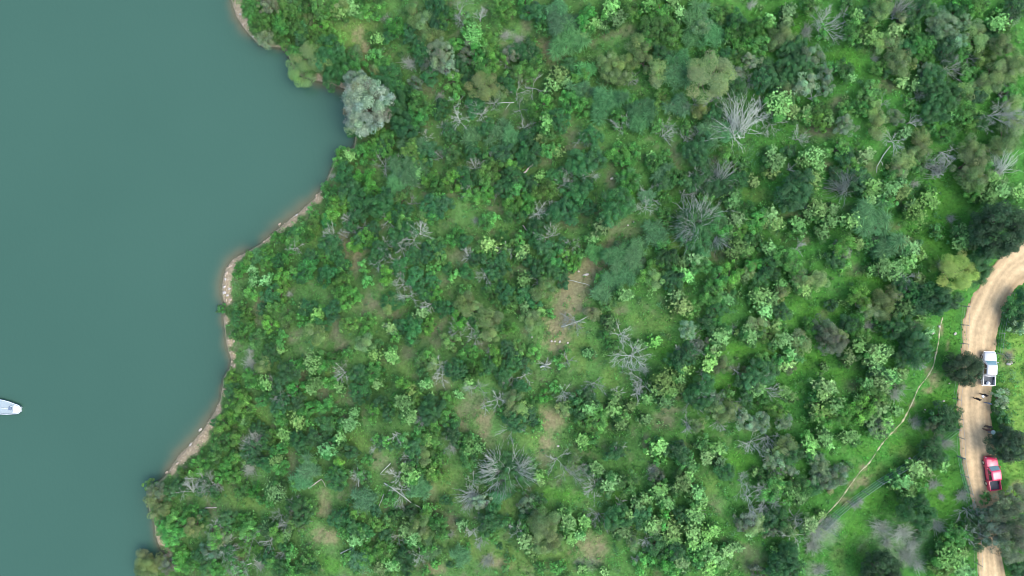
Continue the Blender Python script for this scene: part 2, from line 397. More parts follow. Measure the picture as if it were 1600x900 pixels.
TWIG_M = bark_mat('dry_grey_twigs', (.26,.305,.24), (.42,.475,.385))
LOG_M = bark_mat('bleached_pinkish_log', (.42,.34,.32), (.66,.58,.55))

def unit(v): return v / np.maximum(np.linalg.norm(v, axis=-1, keepdims=True), 1e-9)
def leaf_quads(P, T, N, L, W):
    B = unit(np.cross(N, T)); L = L[:, None]; W = W[:, None]
    v = np.stack([P, P + T * L * .5 + B * W * .5, P + T * L - N * L * .12, P + T * L * .5 - B * W * .5], 1)
    return v.reshape(-1, 3), np.arange(len(P) * 4, dtype=np.int32).reshape(-1, 4)
def rand_dir(n, r): return unit(r.normal(size=(n, 3)))

def dome(n, r, zlo=-.25, lob=None, amp=1.0):
    """directions over the upper crown with a lobed outline"""
    u = r.uniform(zlo, 1, n); a = r.uniform(0, 2 * np.pi, n); s = np.sqrt(1 - u * u)
    D = np.column_stack([s * np.cos(a), s * np.sin(a), u])
    k = 1 + amp * (.20 * np.sin(2 * a + lob[0]) + .15 * np.sin(3 * a + lob[1]) + .10 * np.sin(5 * a + lob[2]))
    return D, k
def billows(r, R, H, ncl, nleaf, clump, leaf, thick=.5, var=.3, gap=.12, tip=.5, zlo=-.2, upb=.55, amp=1.0):
    """crown of leaf clumps; R radius, H crown thickness. returns verts, faces, colours"""
    lob = r.uniform(0, 6.28, 3)
    D, k = dome(ncl, r, zlo, lob, amp)
    rad = (1 - thick * r.uniform(0, 1, ncl) ** 1.8) * k
    C = D * rad[:, None] * np.array((R * .82, R * .82, H * .5)); C[:, 2] += H * .5
    C += r.normal(0, .05 * R, C.shape)
    cr = clump * R * r.uniform(.6, 1.35, ncl)
    tint = 1 + var * r.normal(0, 1, (ncl, 1)) * np.ones(3) + .08 * r.normal(0, 1, (ncl, 3))
    w = np.maximum(.3, cr ** 2); w = w / w.sum()
    ci = r.choice(ncl, nleaf, p=w)
    dv = rand_dir(nleaf, r); dv[:, 2] = np.abs(dv[:, 2]) * r.choice([1, 1, 1, -1], nleaf)
    rr = r.uniform(.45, 1, nleaf) ** .6
    P = C[ci] + dv * (cr[ci] * rr)[:, None] * np.array((1, 1, .8))
    N = unit(dv * .9 + np.array((0, 0, upb)) + .55 * rand_dir(nleaf, r))
    T = unit(np.cross(N, rand_dir(nleaf, r)))
    L = leaf * r.uniform(.65, 1.35, nleaf)
    v, f = leaf_quads(P, T, N, L, L * r.uniform(.5, .75, nleaf))
    c = tint[ci] * (1 + .16 * r.normal(0, 1, (nleaf, 1)))
    tp = r.uniform(0, 1, nleaf) < tip * .3
    c[tp] = c[tp] * np.array((1.5, 1.4, 1.3))
    return v, f, np.repeat(np.clip(c, .25, 3), 4, 0)
def rosettes(r, R, H, n, per, leaf):
    """pale leaf whorls held at branch tips above thinner green foliage"""
    lob = r.uniform(0, 6.28, 3)
    v1, f1, c1 = billows(r, R * .9, H * .75, 26, int(1150 * R * R / 1.2), .22, .16, thick=.8, var=.22, tip=.2)
    c1 = c1 * np.array((.27, .42, .30))
    D, k = dome(n, r, -.05, lob)
    C = D * (k * r.uniform(.5, 1, n))[:, None] * np.array((R * .95, R * .95, H * .5)); C[:, 2] += H * .55
    # gather the whorls into loose sprays
    hubs = C[r.choice(n, max(5, n // 7))]
    near = hubs[r.choice(len(hubs), n)]
    C = C * .45 + near * .55 + r.normal(0, .10 * R, C.shape)
    ci = np.repeat(np.arange(n), per); m = len(ci)
    a = r.uniform(0, 6.28, m); el = r.uniform(.05, .75, m)
    T = np.column_stack([np.cos(a) * np.cos(el), np.sin(a) * np.cos(el), np.sin(el)])
    N = unit(np.array((0, 0, 1.0)) - T * T[:, 2:3] + .25 * rand_dir(m, r))
    L = leaf * r.uniform(.6, 1.25, m)
    v2, f2 = leaf_quads(C[ci], T, N, L, L * .34)
    t = 1 + .22 * r.normal(0, 1, (n, 1)) * np.ones(3)
    c2 = np.repeat(np.clip(t[ci] * (1 + .12 * r.normal(0, 1, (m, 1))), .4, 2), 4, 0)
    return np.vstack([v1, v2]), np.vstack([f1, f2 + len(v1)]), np.vstack([c1, c2])
def fronds(r, R, H, n):
    """long arching plumes from a few crowns"""
    NH = 13; hubs = np.column_stack([r.normal(0, .40 * R, NH), r.normal(0, .40 * R, NH), r.uniform(.3, .75, NH) * H])
    V, F, Cc = [], [], []; base = 0; S = 5
    for i in range(n):
        h = hubs[i % NH] + r.normal(0, .06 * R, 3); a = r.uniform(0, 6.28); ln = R * r.uniform(.25, .62); el = r.uniform(.2, 1.1); w = r.uniform(.015, .035)
        t = np.linspace(0, 1, S); hz = ln * np.sin(t * 1.3) / np.sin(1.3) * math.cos(el * .5)
        z = h[2] + ln * (math.sin(el) * t - .75 * t ** 2.2)
        z = np.maximum(z, .08)
        bend = r.normal(0, .25) * t
        x = h[0] + hz * np.cos(a + bend); y = h[1] + hz * np.sin(a + bend)
        sx, sy = -np.sin(a + bend), np.cos(a + bend); ww = w * np.sin(np.pi * np.clip(.12 + t * .86, 0, 1))
        tw = r.normal(0, .4)
        V.append(np.column_stack([x + sx * ww, y + sy * ww, z + tw * ww])); V.append(np.column_stack([x - sx * ww, y - sy * ww, z - tw * ww]))
        j = np.arange(S - 1) + base
        F.append(np.column_stack([j, j + 1, j + 1 + S, j + S])); base += 2 * S
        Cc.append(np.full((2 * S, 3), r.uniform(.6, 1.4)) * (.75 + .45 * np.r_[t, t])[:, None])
    v, f, c = np.vstack(V), np.vstack(F), np.vstack(Cc)
    # fine under-foliage so that the crown is not hollow
    v1, f1, c1 = billows(r, R * .75, H * .6, 26, int(700 * R * R / 1.2), .24, .14, thick=.8, var=.25)
    return np.vstack([v, v1]), np.vstack([f, f1 + len(v)]), np.vstack([c, c1 * .85])

def tubes(segs, sides=4):
    """segs: list of (p0, p1, r0, r1) -> verts, faces"""
    a = np.array([s[0] for s in segs]); b = np.array([s[1] for s in segs]); r0 = np.array([s[2] for s in segs]); r1 = np.array([s[3] for s in segs])
    t = unit(b - a); ref = np.where(np.abs(t[:, 2:3]) > .9, np.array((1.0, 0, 0)), np.array((0, 0, 1.0)))
    u = unit(np.cross(t, ref)); w = np.cross(t, u)
    ang = np.arange(sides) * 2 * np.pi / sides
    ring = u[:, None] * np.cos(ang)[None, :, None] + w[:, None] * np.sin(ang)[None, :, None]
    v = np.concatenate([a[:, None] + ring * r0[:, None, None], b[:, None] + ring * r1[:, None, None]], 1).reshape(-1, 3)
    k = np.arange(sides); q = np.column_stack([k, (k + 1) % sides, (k + 1) % sides + sides, k + sides])
    f = (np.arange(len(segs)) * 2 * sides)[:, None, None] + q[None]
    return v, f.reshape(-1, 4)
def branch(r, p, d, ln, rad, lev, out, spread, bend=.25, kids=(2, 4)):
    n = 3; pts = [p]
    for i in range(n):
        d = unit(d + bend * r.normal(0, 1, 3) * np.array((1, 1, .6)))
        pts.append(pts[-1] + d * ln / n)
    rs = np.linspace(rad, rad * .55, n + 1)
    for i in range(n): out.setdefault(lev, []).append((pts[i], pts[i + 1], rs[i], rs[i + 1]))
    if lev == 0: return
    for k in range(r.integers(*kids)):
        q = pts[r.integers(1, n + 1)]
        dd = unit(d + spread * r.normal(0, 1, 3) * np.array((1, 1, .5)))
        branch(r, q, dd, ln * r.uniform(.5, .8), max(rad * .58, .011), lev - 1, out, spread, bend, kids)
    branch(r, pts[-1], unit(d + .4 * spread * r.normal(0, 1, 3)), ln * .7, max(rad * .58, .011), lev - 1, out, spread, bend, kids)
def dead(r, R, H, flat=False):
    out = {}; n = r.integers(4, 8); top = np.array((.03, .02, .22 * H))
    for i in range(n):
        a = 6.28 * i / n + r.normal(0, .4)
        if flat: a = r.normal(0, .7)
        el = r.uniform(.25, 1.2) if not flat else r.uniform(.1, .8)
        d = np.array((math.cos(a) * math.cos(el), math.sin(a) * math.cos(el), math.sin(el)))
        branch(r, top, d, R * r.uniform(.45, .72), .033 * r.uniform(.7, 1.2) * R ** .4, 3, out, .50, .12, (2, 4) if R < 2.5 else (2, 5))
    return tubes([(np.array((0, 0, -.4)), np.array((.01, .01, .1 * H)), .14, .11), (np.array((.01, .01, .1 * H)), top, .11, .09)], 6), tubes(sum(out.values(), []), 3)
def spray(r, R, H, n=70):
    """dead shrub of long combed wands fanning to one side"""
    segs = []
    for i in range(n):
        a = r.normal(0, .85); el = r.uniform(.25, 1.25); ln = R * r.uniform(.55, 1.15); p = np.array((r.normal(-.2, .16) * R, r.normal(0, .2) * R, .12 * H)); rad = r.uniform(.022, .05)
        d = np.array((math.cos(a) * math.cos(el), math.sin(a) * math.cos(el), math.sin(el)))
        for k in range(5):
            d = unit(d + np.array((.05, 0, -.16)) + .10 * r.normal(0, 1, 3)); q = p + d * ln / 5; segs.append((p, q, rad * (1 - .17 * k), rad * (1 - .17 * (k + 1))))
            if k > 1:
                for _ in range(2): e = unit(d + .5 * rand_dir(1, r)[0]); segs.append((q, q + e * ln * r.uniform(.12, .3), rad * .4, .006))
            p = q
    segs += [(np.array((-.2 * R, 0, -.3)), np.array((-.2 * R, 0, .14 * H)), .2, .14), (np.array((-.2 * R, 0, .12 * H)), np.array((.2 * R, .3 * R, .13 * H)), .1, .08), (np.array((-.2 * R, 0, .12 * H)), np.array((-.5 * R, -.2 * R, .13 * H)), .1, .08)]
    return tubes(segs[-3:], 6), tubes(segs[:-3], 3)
def twigball(r, R, H, n=420):
    segs = []
    for i in range(n):
        D = rand_dir(1, r)[0]; D[2] = abs(D[2]) * .9 + .1; D = unit(D)
        p = np.array((r.normal(0, .22 * R), r.normal(0, .22 * R), r.uniform(0, .25) * H))
        az = math.atan2(D[1], D[0]); ln = r.uniform(.35, 1.0) * (1 + .3 * math.sin(2 * az + n) + .2 * math.sin(5 * az)); q = p + D * np.array((R, R, H)) * ln * .55
        e = q + unit(D + .6 * rand_dir(1, r)[0]) * np.array((R, R, H)) * ln * .38
        segs += [(p, q, .016, .012), (q, e, .012, .006)]
    return tubes(segs, 3)
def stems(r, R, H, n=5, rad=.07):
    segs = [(np.array((0, 0, -.4)), np.array((0, 0, .16 * H)), rad * 1.5, rad * 1.2)]
    for i in range(n):
        a = 6.28 * i / n + r.normal(0, .4); q = np.array((.3 * R * math.cos(a), .3 * R * math.sin(a), .5 * H)); e = np.array((.62 * R * math.cos(a + .3), .62 * R * math.sin(a + .3), .72 * H))
        segs += [(np.array((0, 0, .14 * H)), q, rad, rad * .7), (q, e, rad * .7, rad * .3)]
    return tubes(segs, 6)

# size classes: nominal crown radius in metres
LIB = {}
RAW = {}
def lib(key, part, v, f, c=None, mat=LEAF_M, smooth=False):
    if part in ('crown', 'branches', 'twigs'): RAW[key] = (v, f, c)
    LIB.setdefault(key, {})[part] = mesh_np(key[0] + '_' + part, v, f, mat, c, smooth)
SIZES = {'S': 1.1, 'M': 1.8, 'L': 3.0}
HR = {'D': 1.35, 'M': 1.25, 'P': 1.3, 'O': 1.5, 'F': 1.05, 'B': 1.45, 'X': 1.7, 'G': .85, 'Y': 1.15}   # height / radius
for k in 'DMPOFBXGY':
    for s, R in SIZES.items():
        H = HR[k] * R; dens = {'S': 1.0, 'M': 2.7, 'L': 8.0}[s]; nv = {'S': 5, 'M': 5, 'L': 3}[s]
        for i in range(nv):
            r = np.random.default_rng(hash((ord(k), ord(s), i)) % 2**31); key = (k, s, i)
            if k == 'D': g = billows(r, R, H, int(26 * dens ** .75), int(1900 * dens), .26 / dens ** .22, .145, var=.17, tip=.35)
            elif k == 'M': g = billows(r, R, H, int(24 * dens ** .75), int(1350 * dens), .24 / dens ** .22, .15, thick=.65, var=.26, tip=.8)
            elif k == 'P': g = rosettes(r, R, H, int(44 * dens ** .8), 9, .24)
            elif k == 'O': g = billows(r, R, H, int(13 * dens ** .5), int(1800 * dens), .40 / dens ** .15, .125, thick=.45, var=.14, tip=.3, upb=.7)
            elif k == 'B': g = billows(r, R, H, int(24 * dens ** .6), int(1700 * dens), .26 / dens ** .15, .13, thick=.5, var=.20, tip=.4)
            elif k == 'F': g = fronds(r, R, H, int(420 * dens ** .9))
            elif k in 'XY':
                a, b = dead(r, R, H, flat=i % 3 == 2) if k == 'X' else spray(r, R, H, int(45 * R ** .7))
                lib(key, 'trunk', *a, mat=DEAD_M, smooth=True); lib(key, 'branches', *b, mat=DEAD_M); continue
            else:
                lib(key, 'twigs', *twigball(r, R, H, int(130 * dens ** .6)), mat=TWIG_M); continue
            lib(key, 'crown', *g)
            lib(key, 'trunk', *stems(r, R, H * .85, 5, .05 * R ** .7), mat=BARK_M, smooth=True)

for i in range(3):                                            # compact round tree
    r = np.random.default_rng(900 + i); lib(('T', 'L', i), 'crown', *billows(r, 3.0, 4.0, 150, 24000, .18, .145, thick=.45, var=.22, tip=.5, amp=.25)); lib(('T', 'L', i), 'trunk', *stems(r, 3.0, 3.4, 6, .13), mat=BARK_M, smooth=True)
# ------------------------------------------------------------------ plants: where they grow (crop x, crop y, crop radius; four crop px = one photo px)
PLANTS = {
(200,0): 'M 770 60 60;B 880 40 60;M 830 130 60;B 850 230 55;M 960 150 60;M 960 250 50;M 1040 60 60;M 1100 30 50;P 1110 30 30;O 1130 140 45;M 1200 60 55;O 1330 30 50;P 1330 80 50;P 1410 50 55;M 1530 60 50;P 1570 250 40;M 1060 160 60;D 1110 230 60;M 1220 160 50;M 1170 240 70;O 1160 350 90;O 1080 440 70;M 1060 330 45;D 1250 330 80;M 1290 260 60;D 1330 440 70;M 1400 400 60;O 1420 330 35;M 1440 420 50;D 1280 470 60;M 1560 350 45;B 1425 505 72;B 1495 665 132;D 1430 810 55;M 1580 860 50',
(500,0): 'P 190 40 60;M 100 40 50;M 60 240 80;M 20 140 50;M 350 30 50;G 410 110 50;D 430 230 40;M 480 170 50;M 260 20 50;M 160 420 50;M 200 410 40;O 600 90 55;O 660 120 55;O 640 180 50;O 690 225 55;G 545 165 30;D 560 210 50;G 560 390 65;D 640 280 50;D 660 330 60;D 740 130 50;D 740 50 60;M 790 110 50;X 870 50 90;X 890 130 60;X 1000 110 50;P 960 230 60;M 1040 240 50;P 1050 290 40;M 930 150 40;B 750 330 80;B 800 400 65;B 930 330 55;M 860 280 50;D 900 400 50;M 1030 420 60;M 1000 350 50;M 1100 370 50;D 930 490 40;X 930 475 35;G 1160 210 55;G 1240 240 55;B 1200 330 50;X 1160 400 35;D 1280 320 70;B 1300 330 50;D 1350 380 50;M 1310 440 70;O 1250 470 50;F 1500 130 80;F 1560 230 90;F 1490 40 60;D 1340 80 60;M 1150 100 60;M 1120 30 50;M 1280 30 50;M 1410 180 40;P 1490 480 60;P 1460 540 50;D 1560 420 50;P 1540 520 40;M 1570 640 60;D 440 460 60;M 400 400 50;D 460 560 70;M 500 560 45;O 370 430 45;D 370 500 50;D 480 680 80;M 620 650 65;M 620 720 55;D 540 790 70;B 690 420 50;D 690 470 50;B 600 520 40;D 580 580 40;O 1020 540 80;M 830 500 55;M 850 580 45;G 750 600 45;X 860 640 45;X 870 750 70;X 770 790 50;D 760 680 50;M 700 690 40;D 970 660 60;X 1010 710 60;X 1090 640 60;O 1120 580 40;D 1170 530 50;M 1180 500 40;X 1230 580 55;X 1330 540 70;X 1250 680 55;X 1280 790 50;M 1400 640 50;M 1350 700 50;P 1420 770 60;X 1420 740 45;D 1500 750 60;M 1440 820 50;F 1100 820 65;F 1190 850 55;D 1040 800 50;F 950 860 55;F 560 890 60;D 820 830 50;D 1300 850 50;P 1390 860 40;M 420 860 50;D 240 800 50;X 660 850 40;M 560 850 40',
(900,0): 'M 60 110 60;P 20 230 50;P 120 150 50;P 220 50 60;P 260 110 60;P 170 160 40;M 340 60 50;P 440 40 50;M 530 60 60;P 610 30 50;M 480 180 70;M 580 200 70;M 460 250 50;P 640 80 40;F 740 100 70;F 780 60 50;B 790 170 60;F 860 210 70;F 720 240 55;M 930 80 50;M 870 110 40;D 1000 130 60;M 1010 230 60;P 960 240 40;M 1090 200 60;M 1180 150 50;P 1210 130 40;P 1340 60 50;P 1310 130 50;M 1140 280 50;O 1290 230 65;O 1240 270 45;G 1100 20 45;M 1470 40 50;X 1580 130 120;G 1450 190 60;M 1530 190 40;D 1350 300 60;O 180 380 50;O 400 300 70;O 350 370 55;O 260 400 55;O 200 460 55;O 270 480 55;O 430 390 55;O 520 440 60;P 500 480 40;X 340 480 55;D 520 330 50;D 600 360 40;F 660 370 65;F 640 480 65;O 825 480 118;O 900 550 40;M 830 340 40;M 880 360 45;D 940 350 50;M 1010 370 50;O 1010 340 30;X 750 640 55;X 860 620 50;O 780 690 50;X 830 710 35;B 990 460 50;B 1090 390 50;X 1095 490 60;D 1000 540 60;D 1170 500 60;D 1200 430 60;B 1180 450 40;D 1330 420 70;B 1370 400 50;D 1290 520 60;D 1380 330 60;B 1480 350 60;D 1440 420 60;B 1440 520 70;X 1490 600 50;B 1560 560 40;B 1560 470 50;X 1010 590 60;X 1050 740 165;X 1150 710 90;P 1260 660 80;P 1340 700 60;O 1340 570 55;X 1230 760 60;M 1340 620 40;M 1440 720 40;M 1530 690 50;M 1500 650 40;P 1580 740 40;P 1450 740 30;F 180 640 90;F 100 590 60;M 30 480 50;F 30 560 60;M 40 670 50;F 60 440 60;M 320 620 50;M 540 620 50;F 420 680 80;F 650 650 70;M 270 750 50;X 300 790 60;F 400 760 60;X 560 780 60;X 550 840 60;M 510 790 40;F 860 810 70;X 760 830 60;X 690 870 60;D 100 850 50;X 40 860 50;M 690 800 40;F 940 830 60;D 870 700 50;X 1400 860 60;M 1540 760 50',
(1200,0): 'X 500 120 60;M 500 30 40;P 560 110 50;P 620 240 50;M 540 200 60;M 610 170 50;D 640 100 50;O 720 40 60;O 690 90 45;X 850 40 95;O 830 120 45;P 790 190 50;G 750 220 45;O 710 250 50;O 770 280 45;M 900 200 40;M 960 270 60;P 900 190 30;D 880 110 50;D 960 60 60;B 1100 140 80;B 1020 150 40;M 1210 30 50;M 1310 30 60;D 1180 70 50;B 1230 130 50;P 1420 150 60;M 1490 190 50;D 1390 230 50;G 1540 120 60;D 1560 40 60;M 1440 100 40;O 1300 240 70;O 1350 210 35;B 1170 260 60;D 1040 250 50;D 1110 320 60;M 1200 330 50;M 980 360 50;X 1280 350 60;M 1360 350 50;D 880 300 50;O 800 390 65;O 870 380 45;D 760 430 40;M 700 420 50;B 990 440 50;X 1130 420 85;P 1220 450 40;M 1280 480 50;O 1460 300 65;O 1530 370 65;O 1420 460 75;O 1490 440 60;O 1560 440 55;O 1380 520 55;O 1340 560 55;X 1430 520 60;M 1480 570 50;X 1480 580 50;D 1300 600 50;P 920 530 45;P 830 510 40;D 1040 520 80;D 1100 600 90;D 1040 700 80;B 1040 600 60;X 940 600 55;X 1180 670 50;X 1150 570 50;O 1220 580 45;M 1220 700 60;P 1170 710 40;X 900 760 55;M 890 670 40;B 800 730 50;X 730 640 50;O 660 680 55;O 700 780 65;B 480 790 60;M 500 690 50;M 570 680 50;P 520 480 30;M 480 430 50;M 400 430 40;M 640 570 50;P 640 590 30;X 1440 700 120;X 1520 690 70;X 1400 780 60;O 1540 640 50;M 1560 600 40;P 850 830 40;X 800 870 70;O 960 860 60;M 1270 740 50;D 1330 750 50;O 1480 880 75;O 1550 770 65;M 1100 850 50;G 670 360 35;M 1000 820 40;P 390 740 40;M 320 670 50;P 250 700 40',
(300,225): 'M 940 80 50;P 990 80 45;M 1060 60 50;D 960 190 60;D 1000 250 50;M 1080 200 50;M 1130 50 60;D 1190 20 50;M 1230 60 50;X 1200 130 70;X 1290 120 50;M 1300 90 40;M 1390 60 60;F 1390 160 80;F 1300 200 60;F 1280 290 70;X 1360 250 60;X 1400 20 50;M 1430 110 40;P 1430 190 35;M 1490 220 50;D 1480 50 60;M 1540 270 50;X 1560 80 55;M 860 290 50;D 1000 330 70;M 940 370 60;X 940 320 50;D 1080 360 60;M 1140 300 50;D 1180 380 70;D 1220 340 50;M 870 450 60;D 850 490 50;M 900 410 40;D 1050 440 60;X 990 480 55;D 1000 510 50;X 1060 520 50;X 1220 480 50;M 1260 440 50;D 1310 430 60;M 1320 500 60;D 1130 540 50;M 1100 580 60;D 1340 540 70;D 1500 400 60;O 1460 430 40;M 1490 430 60;X 1420 560 70;X 1380 600 50;D 1290 600 60;X 1200 640 75;D 1180 670 60;X 1160 750 50;D 1150 720 50;X 1310 650 50;D 1060 600 60;M 1030 630 50;X 880 570 65;X 960 580 50;D 870 640 75;M 640 590 60;D 660 560 50;X 645 650 55;M 720 570 50;M 700 540 40;D 750 700 50;M 600 690 50;M 540 580 50;M 460 680 50;F 420 700 55;M 360 720 50;M 300 790 50;P 380 790 30;M 480 740 50;D 540 740 50;M 720 790 60;M 830 710 50;D 940 740 60;M 940 770 40;D 850 820 70;M 820 850 50;P 470 850 40;P 390 860 40;M 560 850 60;M 640 810 50;D 690 830 50;X 1280 740 50;D 1300 770 60;X 1300 830 55;M 1220 820 60;M 1420 780 40;M 1500 780 40;D 1380 700 50;D 1470 680 60;M 1530 620 50;D 1540 660 50;D 1400 840 60;D 1500 850 50;G 880 200 30;M 760 500 50;M 760 440 40;X 1310 880 50;M 950 860 60;M 1080 770 40;M 1100 850 40;D 1570 380 50;M 1540 340 40;X 1370 370 40;M 1310 350 50',
(600,225): 'M 430 70 50;X 570 150 60;M 440 220 60;D 520 210 60;M 680 160 60;M 660 80 50;X 670 90 50;D 560 50 50;D 750 60 60;M 810 110 50;D 880 80 60;D 930 50 60;M 1040 40 50;P 1080 50 40;D 820 200 50;D 760 190 40;M 620 260 50;X 540 280 55;M 560 330 50;X 700 270 55;M 650 300 50;D 780 280 60;M 840 300 60;M 820 360 60;M 910 370 50;P 980 210 40;M 1000 280 60;D 930 260 50;X 1150 170 60;X 1270 190 85;D 1230 120 70;D 1320 90 60;M 1220 100 40;D 1250 260 60;X 1130 240 60;D 1080 200 50;D 1190 300 60;X 1120 340 60;X 1040 390 55;D 1130 420 70;D 1050 440 60;M 820 450 60;X 970 420 70;D 870 430 50;D 1260 390 50;M 1480 60 60;M 1500 130 50;M 1540 240 50;F 1540 220 55;M 1560 40 40;D 1450 390 95;D 1400 390 50;P 1340 530 60;P 1300 590 40;F 1320 680 55;F 1480 690 90;F 1560 740 80;F 1420 850 65;M 1360 830 40;F 1530 830 60;D 960 520 70;X 1030 580 70;D 940 590 60;D 1020 650 70;D 1100 620 50;M 740 590 50;X 1170 630 55;M 1190 640 40;P 660 630 50;P 860 690 50;M 850 600 50;M 800 640 50;X 760 660 50;D 740 740 60;M 680 700 50;D 650 750 50;X 540 710 50;M 600 680 50;D 580 720 50;M 450 580 60;M 640 490 50;M 690 480 40;G 575 480 35;D 500 610 50;D 340 650 60;M 350 700 50;M 230 790 40;D 520 800 50;X 640 830 60;D 700 810 60;M 770 880 50;M 690 870 50;P 870 850 50;D 950 790 60;D 900 730 50;M 1080 720 60;M 1130 700 50;M 1190 740 50;M 1020 740 40;D 1070 800 60;M 1000 860 60;D 1110 850 50;X 960 850 50;M 1220 690 40;D 1160 780 40;M 440 830 40;D 400 780 40',
(900,225): 'M 480 120 50;P 470 90 40;F 550 190 65;M 560 100 40;D 540 250 50;D 770 40 80;M 640 210 60;D 730 240 60;X 750 190 70;X 680 310 50;D 790 210 60;X 910 190 95;X 850 230 60;D 900 260 80;D 960 230 60;D 1030 220 50;X 960 300 60;M 820 330 40;P 980 350 60;P 920 340 30;X 450 300 70;F 440 330 50;X 440 390 60;M 540 330 40;M 560 440 40;D 800 520 115;D 720 500 90;D 900 570 80;X 780 450 130;X 730 530 115;X 880 590 80;M 900 530 60;P 1000 480 60;P 970 560 40;M 1040 540 50;D 1080 590 40;P 1000 650 70;P 1060 680 40;P 700 620 40;F 490 560 65;M 540 630 40;P 1240 120 60;P 1220 180 40;P 1210 60 40;P 1110 220 40;M 950 100 50;M 1030 120 40;P 1480 80 70;P 1440 110 50;P 1500 140 40;P 1490 240 50;D 1375 280 100;D 1350 330 70;D 1400 350 60;X 1350 150 50;D 1330 40 40;P 1500 400 60;P 1450 430 40;P 1220 450 60;P 1260 500 50;P 1190 500 40;P 1390 530 60;M 1140 480 60;P 1540 560 50;M 1500 480 40;P 1210 660 50;M 1130 610 40;X 1390 655 50;M 1060 400 50;M 1320 720 70;O 1340 760 45;D 1210 780 60;M 1110 760 50;O 1090 780 45;P 740 720 60;P 660 740 40;M 780 760 50;D 570 720 60;D 600 860 60;M 480 800 60;O 500 850 55;P 700 830 50;M 640 790 40;M 970 820 60;M 900 840 60;P 1050 830 40;O 1450 830 65;O 1520 850 55;D 1410 800 40;M 1370 860 40;P 1280 880 40;F 390 760 50;F 300 680 90;F 370 660 60;F 260 720 60;D 1160 840 50',
(1200,225): 'P 580 80 55;M 520 130 50;D 480 80 50;M 440 30 60;D 580 220 60;X 480 260 95;D 440 200 50;D 540 280 50;X 540 190 50;P 650 270 60;P 640 330 50;P 750 290 60;P 840 240 40;P 820 300 50;M 740 340 50;M 790 200 50;O 830 110 60;O 800 160 45;O 870 90 45;O 960 30 55;X 1000 110 60;M 960 130 50;X 1120 40 70;X 1110 150 85;X 1060 130 50;O 1260 40 65;O 1310 100 65;O 1260 220 75;O 1320 200 55;O 1240 140 65;O 1430 20 55;O 1500 15 55;X 1500 130 115;M 1380 170 50;M 1280 290 50;P 1400 220 50;P 1380 320 60;P 1480 300 60;P 1440 250 40;P 1350 350 40;P 1560 310 50;G 920 250 40;P 1010 340 60;P 900 430 70;P 870 400 40;F 640 480 100;F 620 420 50;P 530 470 60;P 480 490 40;P 390 490 50;P 340 540 60;P 330 410 60;P 400 400 40;F 740 620 80;M 640 620 40;P 840 620 60;P 900 650 60;P 950 690 40;P 800 780 70;P 720 770 60;P 880 740 50;P 650 780 40;P 780 820 40;M 460 640 60;P 570 620 40;B 460 660 50;D 420 720 50;M 470 770 40;G 1150 465 42;P 1190 530 40;P 1230 590 60;P 1190 610 40;P 1270 640 30;D 1440 540 145;D 1380 480 60;D 1330 700 65;D 1310 790 75;O 1170 800 100;G 1090 760 45;O 1150 850 50;X 870 850 70;D 830 870 50;P 950 850 40;X 930 870 50;M 1060 550 40;O 260 850 65;O 320 820 45;M 150 760 60;D 210 790 50',
(200,450): 'M 590 130 32;D 690 190 48;M 750 170 50;M 760 250 40;M 700 100 40;M 780 40 50;D 900 40 60;M 950 40 50;G 1010 40 32;M 1010 160 60;P 990 210 30;M 890 230 50;D 840 130 40;M 920 120 50;D 1130 120 60;P 1110 110 40;M 1090 190 40;P 1190 160 45;D 1210 230 50;O 1180 290 60;M 1160 240 40;D 1280 140 60;M 1360 100 50;M 1380 230 60;M 1340 40 50;M 1420 40 50;M 1500 200 50;M 1490 270 50;M 1560 370 50;M 1310 50 40;O 1480 350 50;M 960 320 50;P 960 380 30;M 820 320 60;D 900 390 60;M 720 310 50;G 770 390 38;G 765 465 70;O 850 480 50;D 890 440 50;M 930 330 40;M 660 290 30;G 800 530 42;M 780 570 60;D 1000 540 80;M 1060 480 50;P 880 600 50;X 930 600 50;D 940 640 50;M 1050 620 60;X 960 690 60;D 960 730 60;D 1060 700 60;P 1160 470 60;P 1180 590 50;P 1150 620 40;M 1220 470 50;M 1270 590 50;M 1300 440 60;X 1350 530 60;G 1340 470 42;M 1380 400 40;M 1540 410 50;P 1330 640 40;D 1450 540 70;M 1540 530 60;D 1450 620 70;M 1580 580 50;M 650 560 50;D 650 640 50;M 640 600 40;M 700 680 60;M 730 740 70;M 660 790 60;M 600 850 60;D 540 840 30;M 850 700 50;M 740 820 60;P 740 830 30;M 960 800 50;P 1060 830 50;M 1130 760 60;M 1240 730 60;M 1330 760 40;M 1290 840 40;D 1240 860 60;P 1380 850 50;M 960 860 50;D 820 870 50;M 1060 800 40;M 1150 850 40;P 1420 780 40;M 1540 770 60;D 1580 720 50;D 1450 680 50',
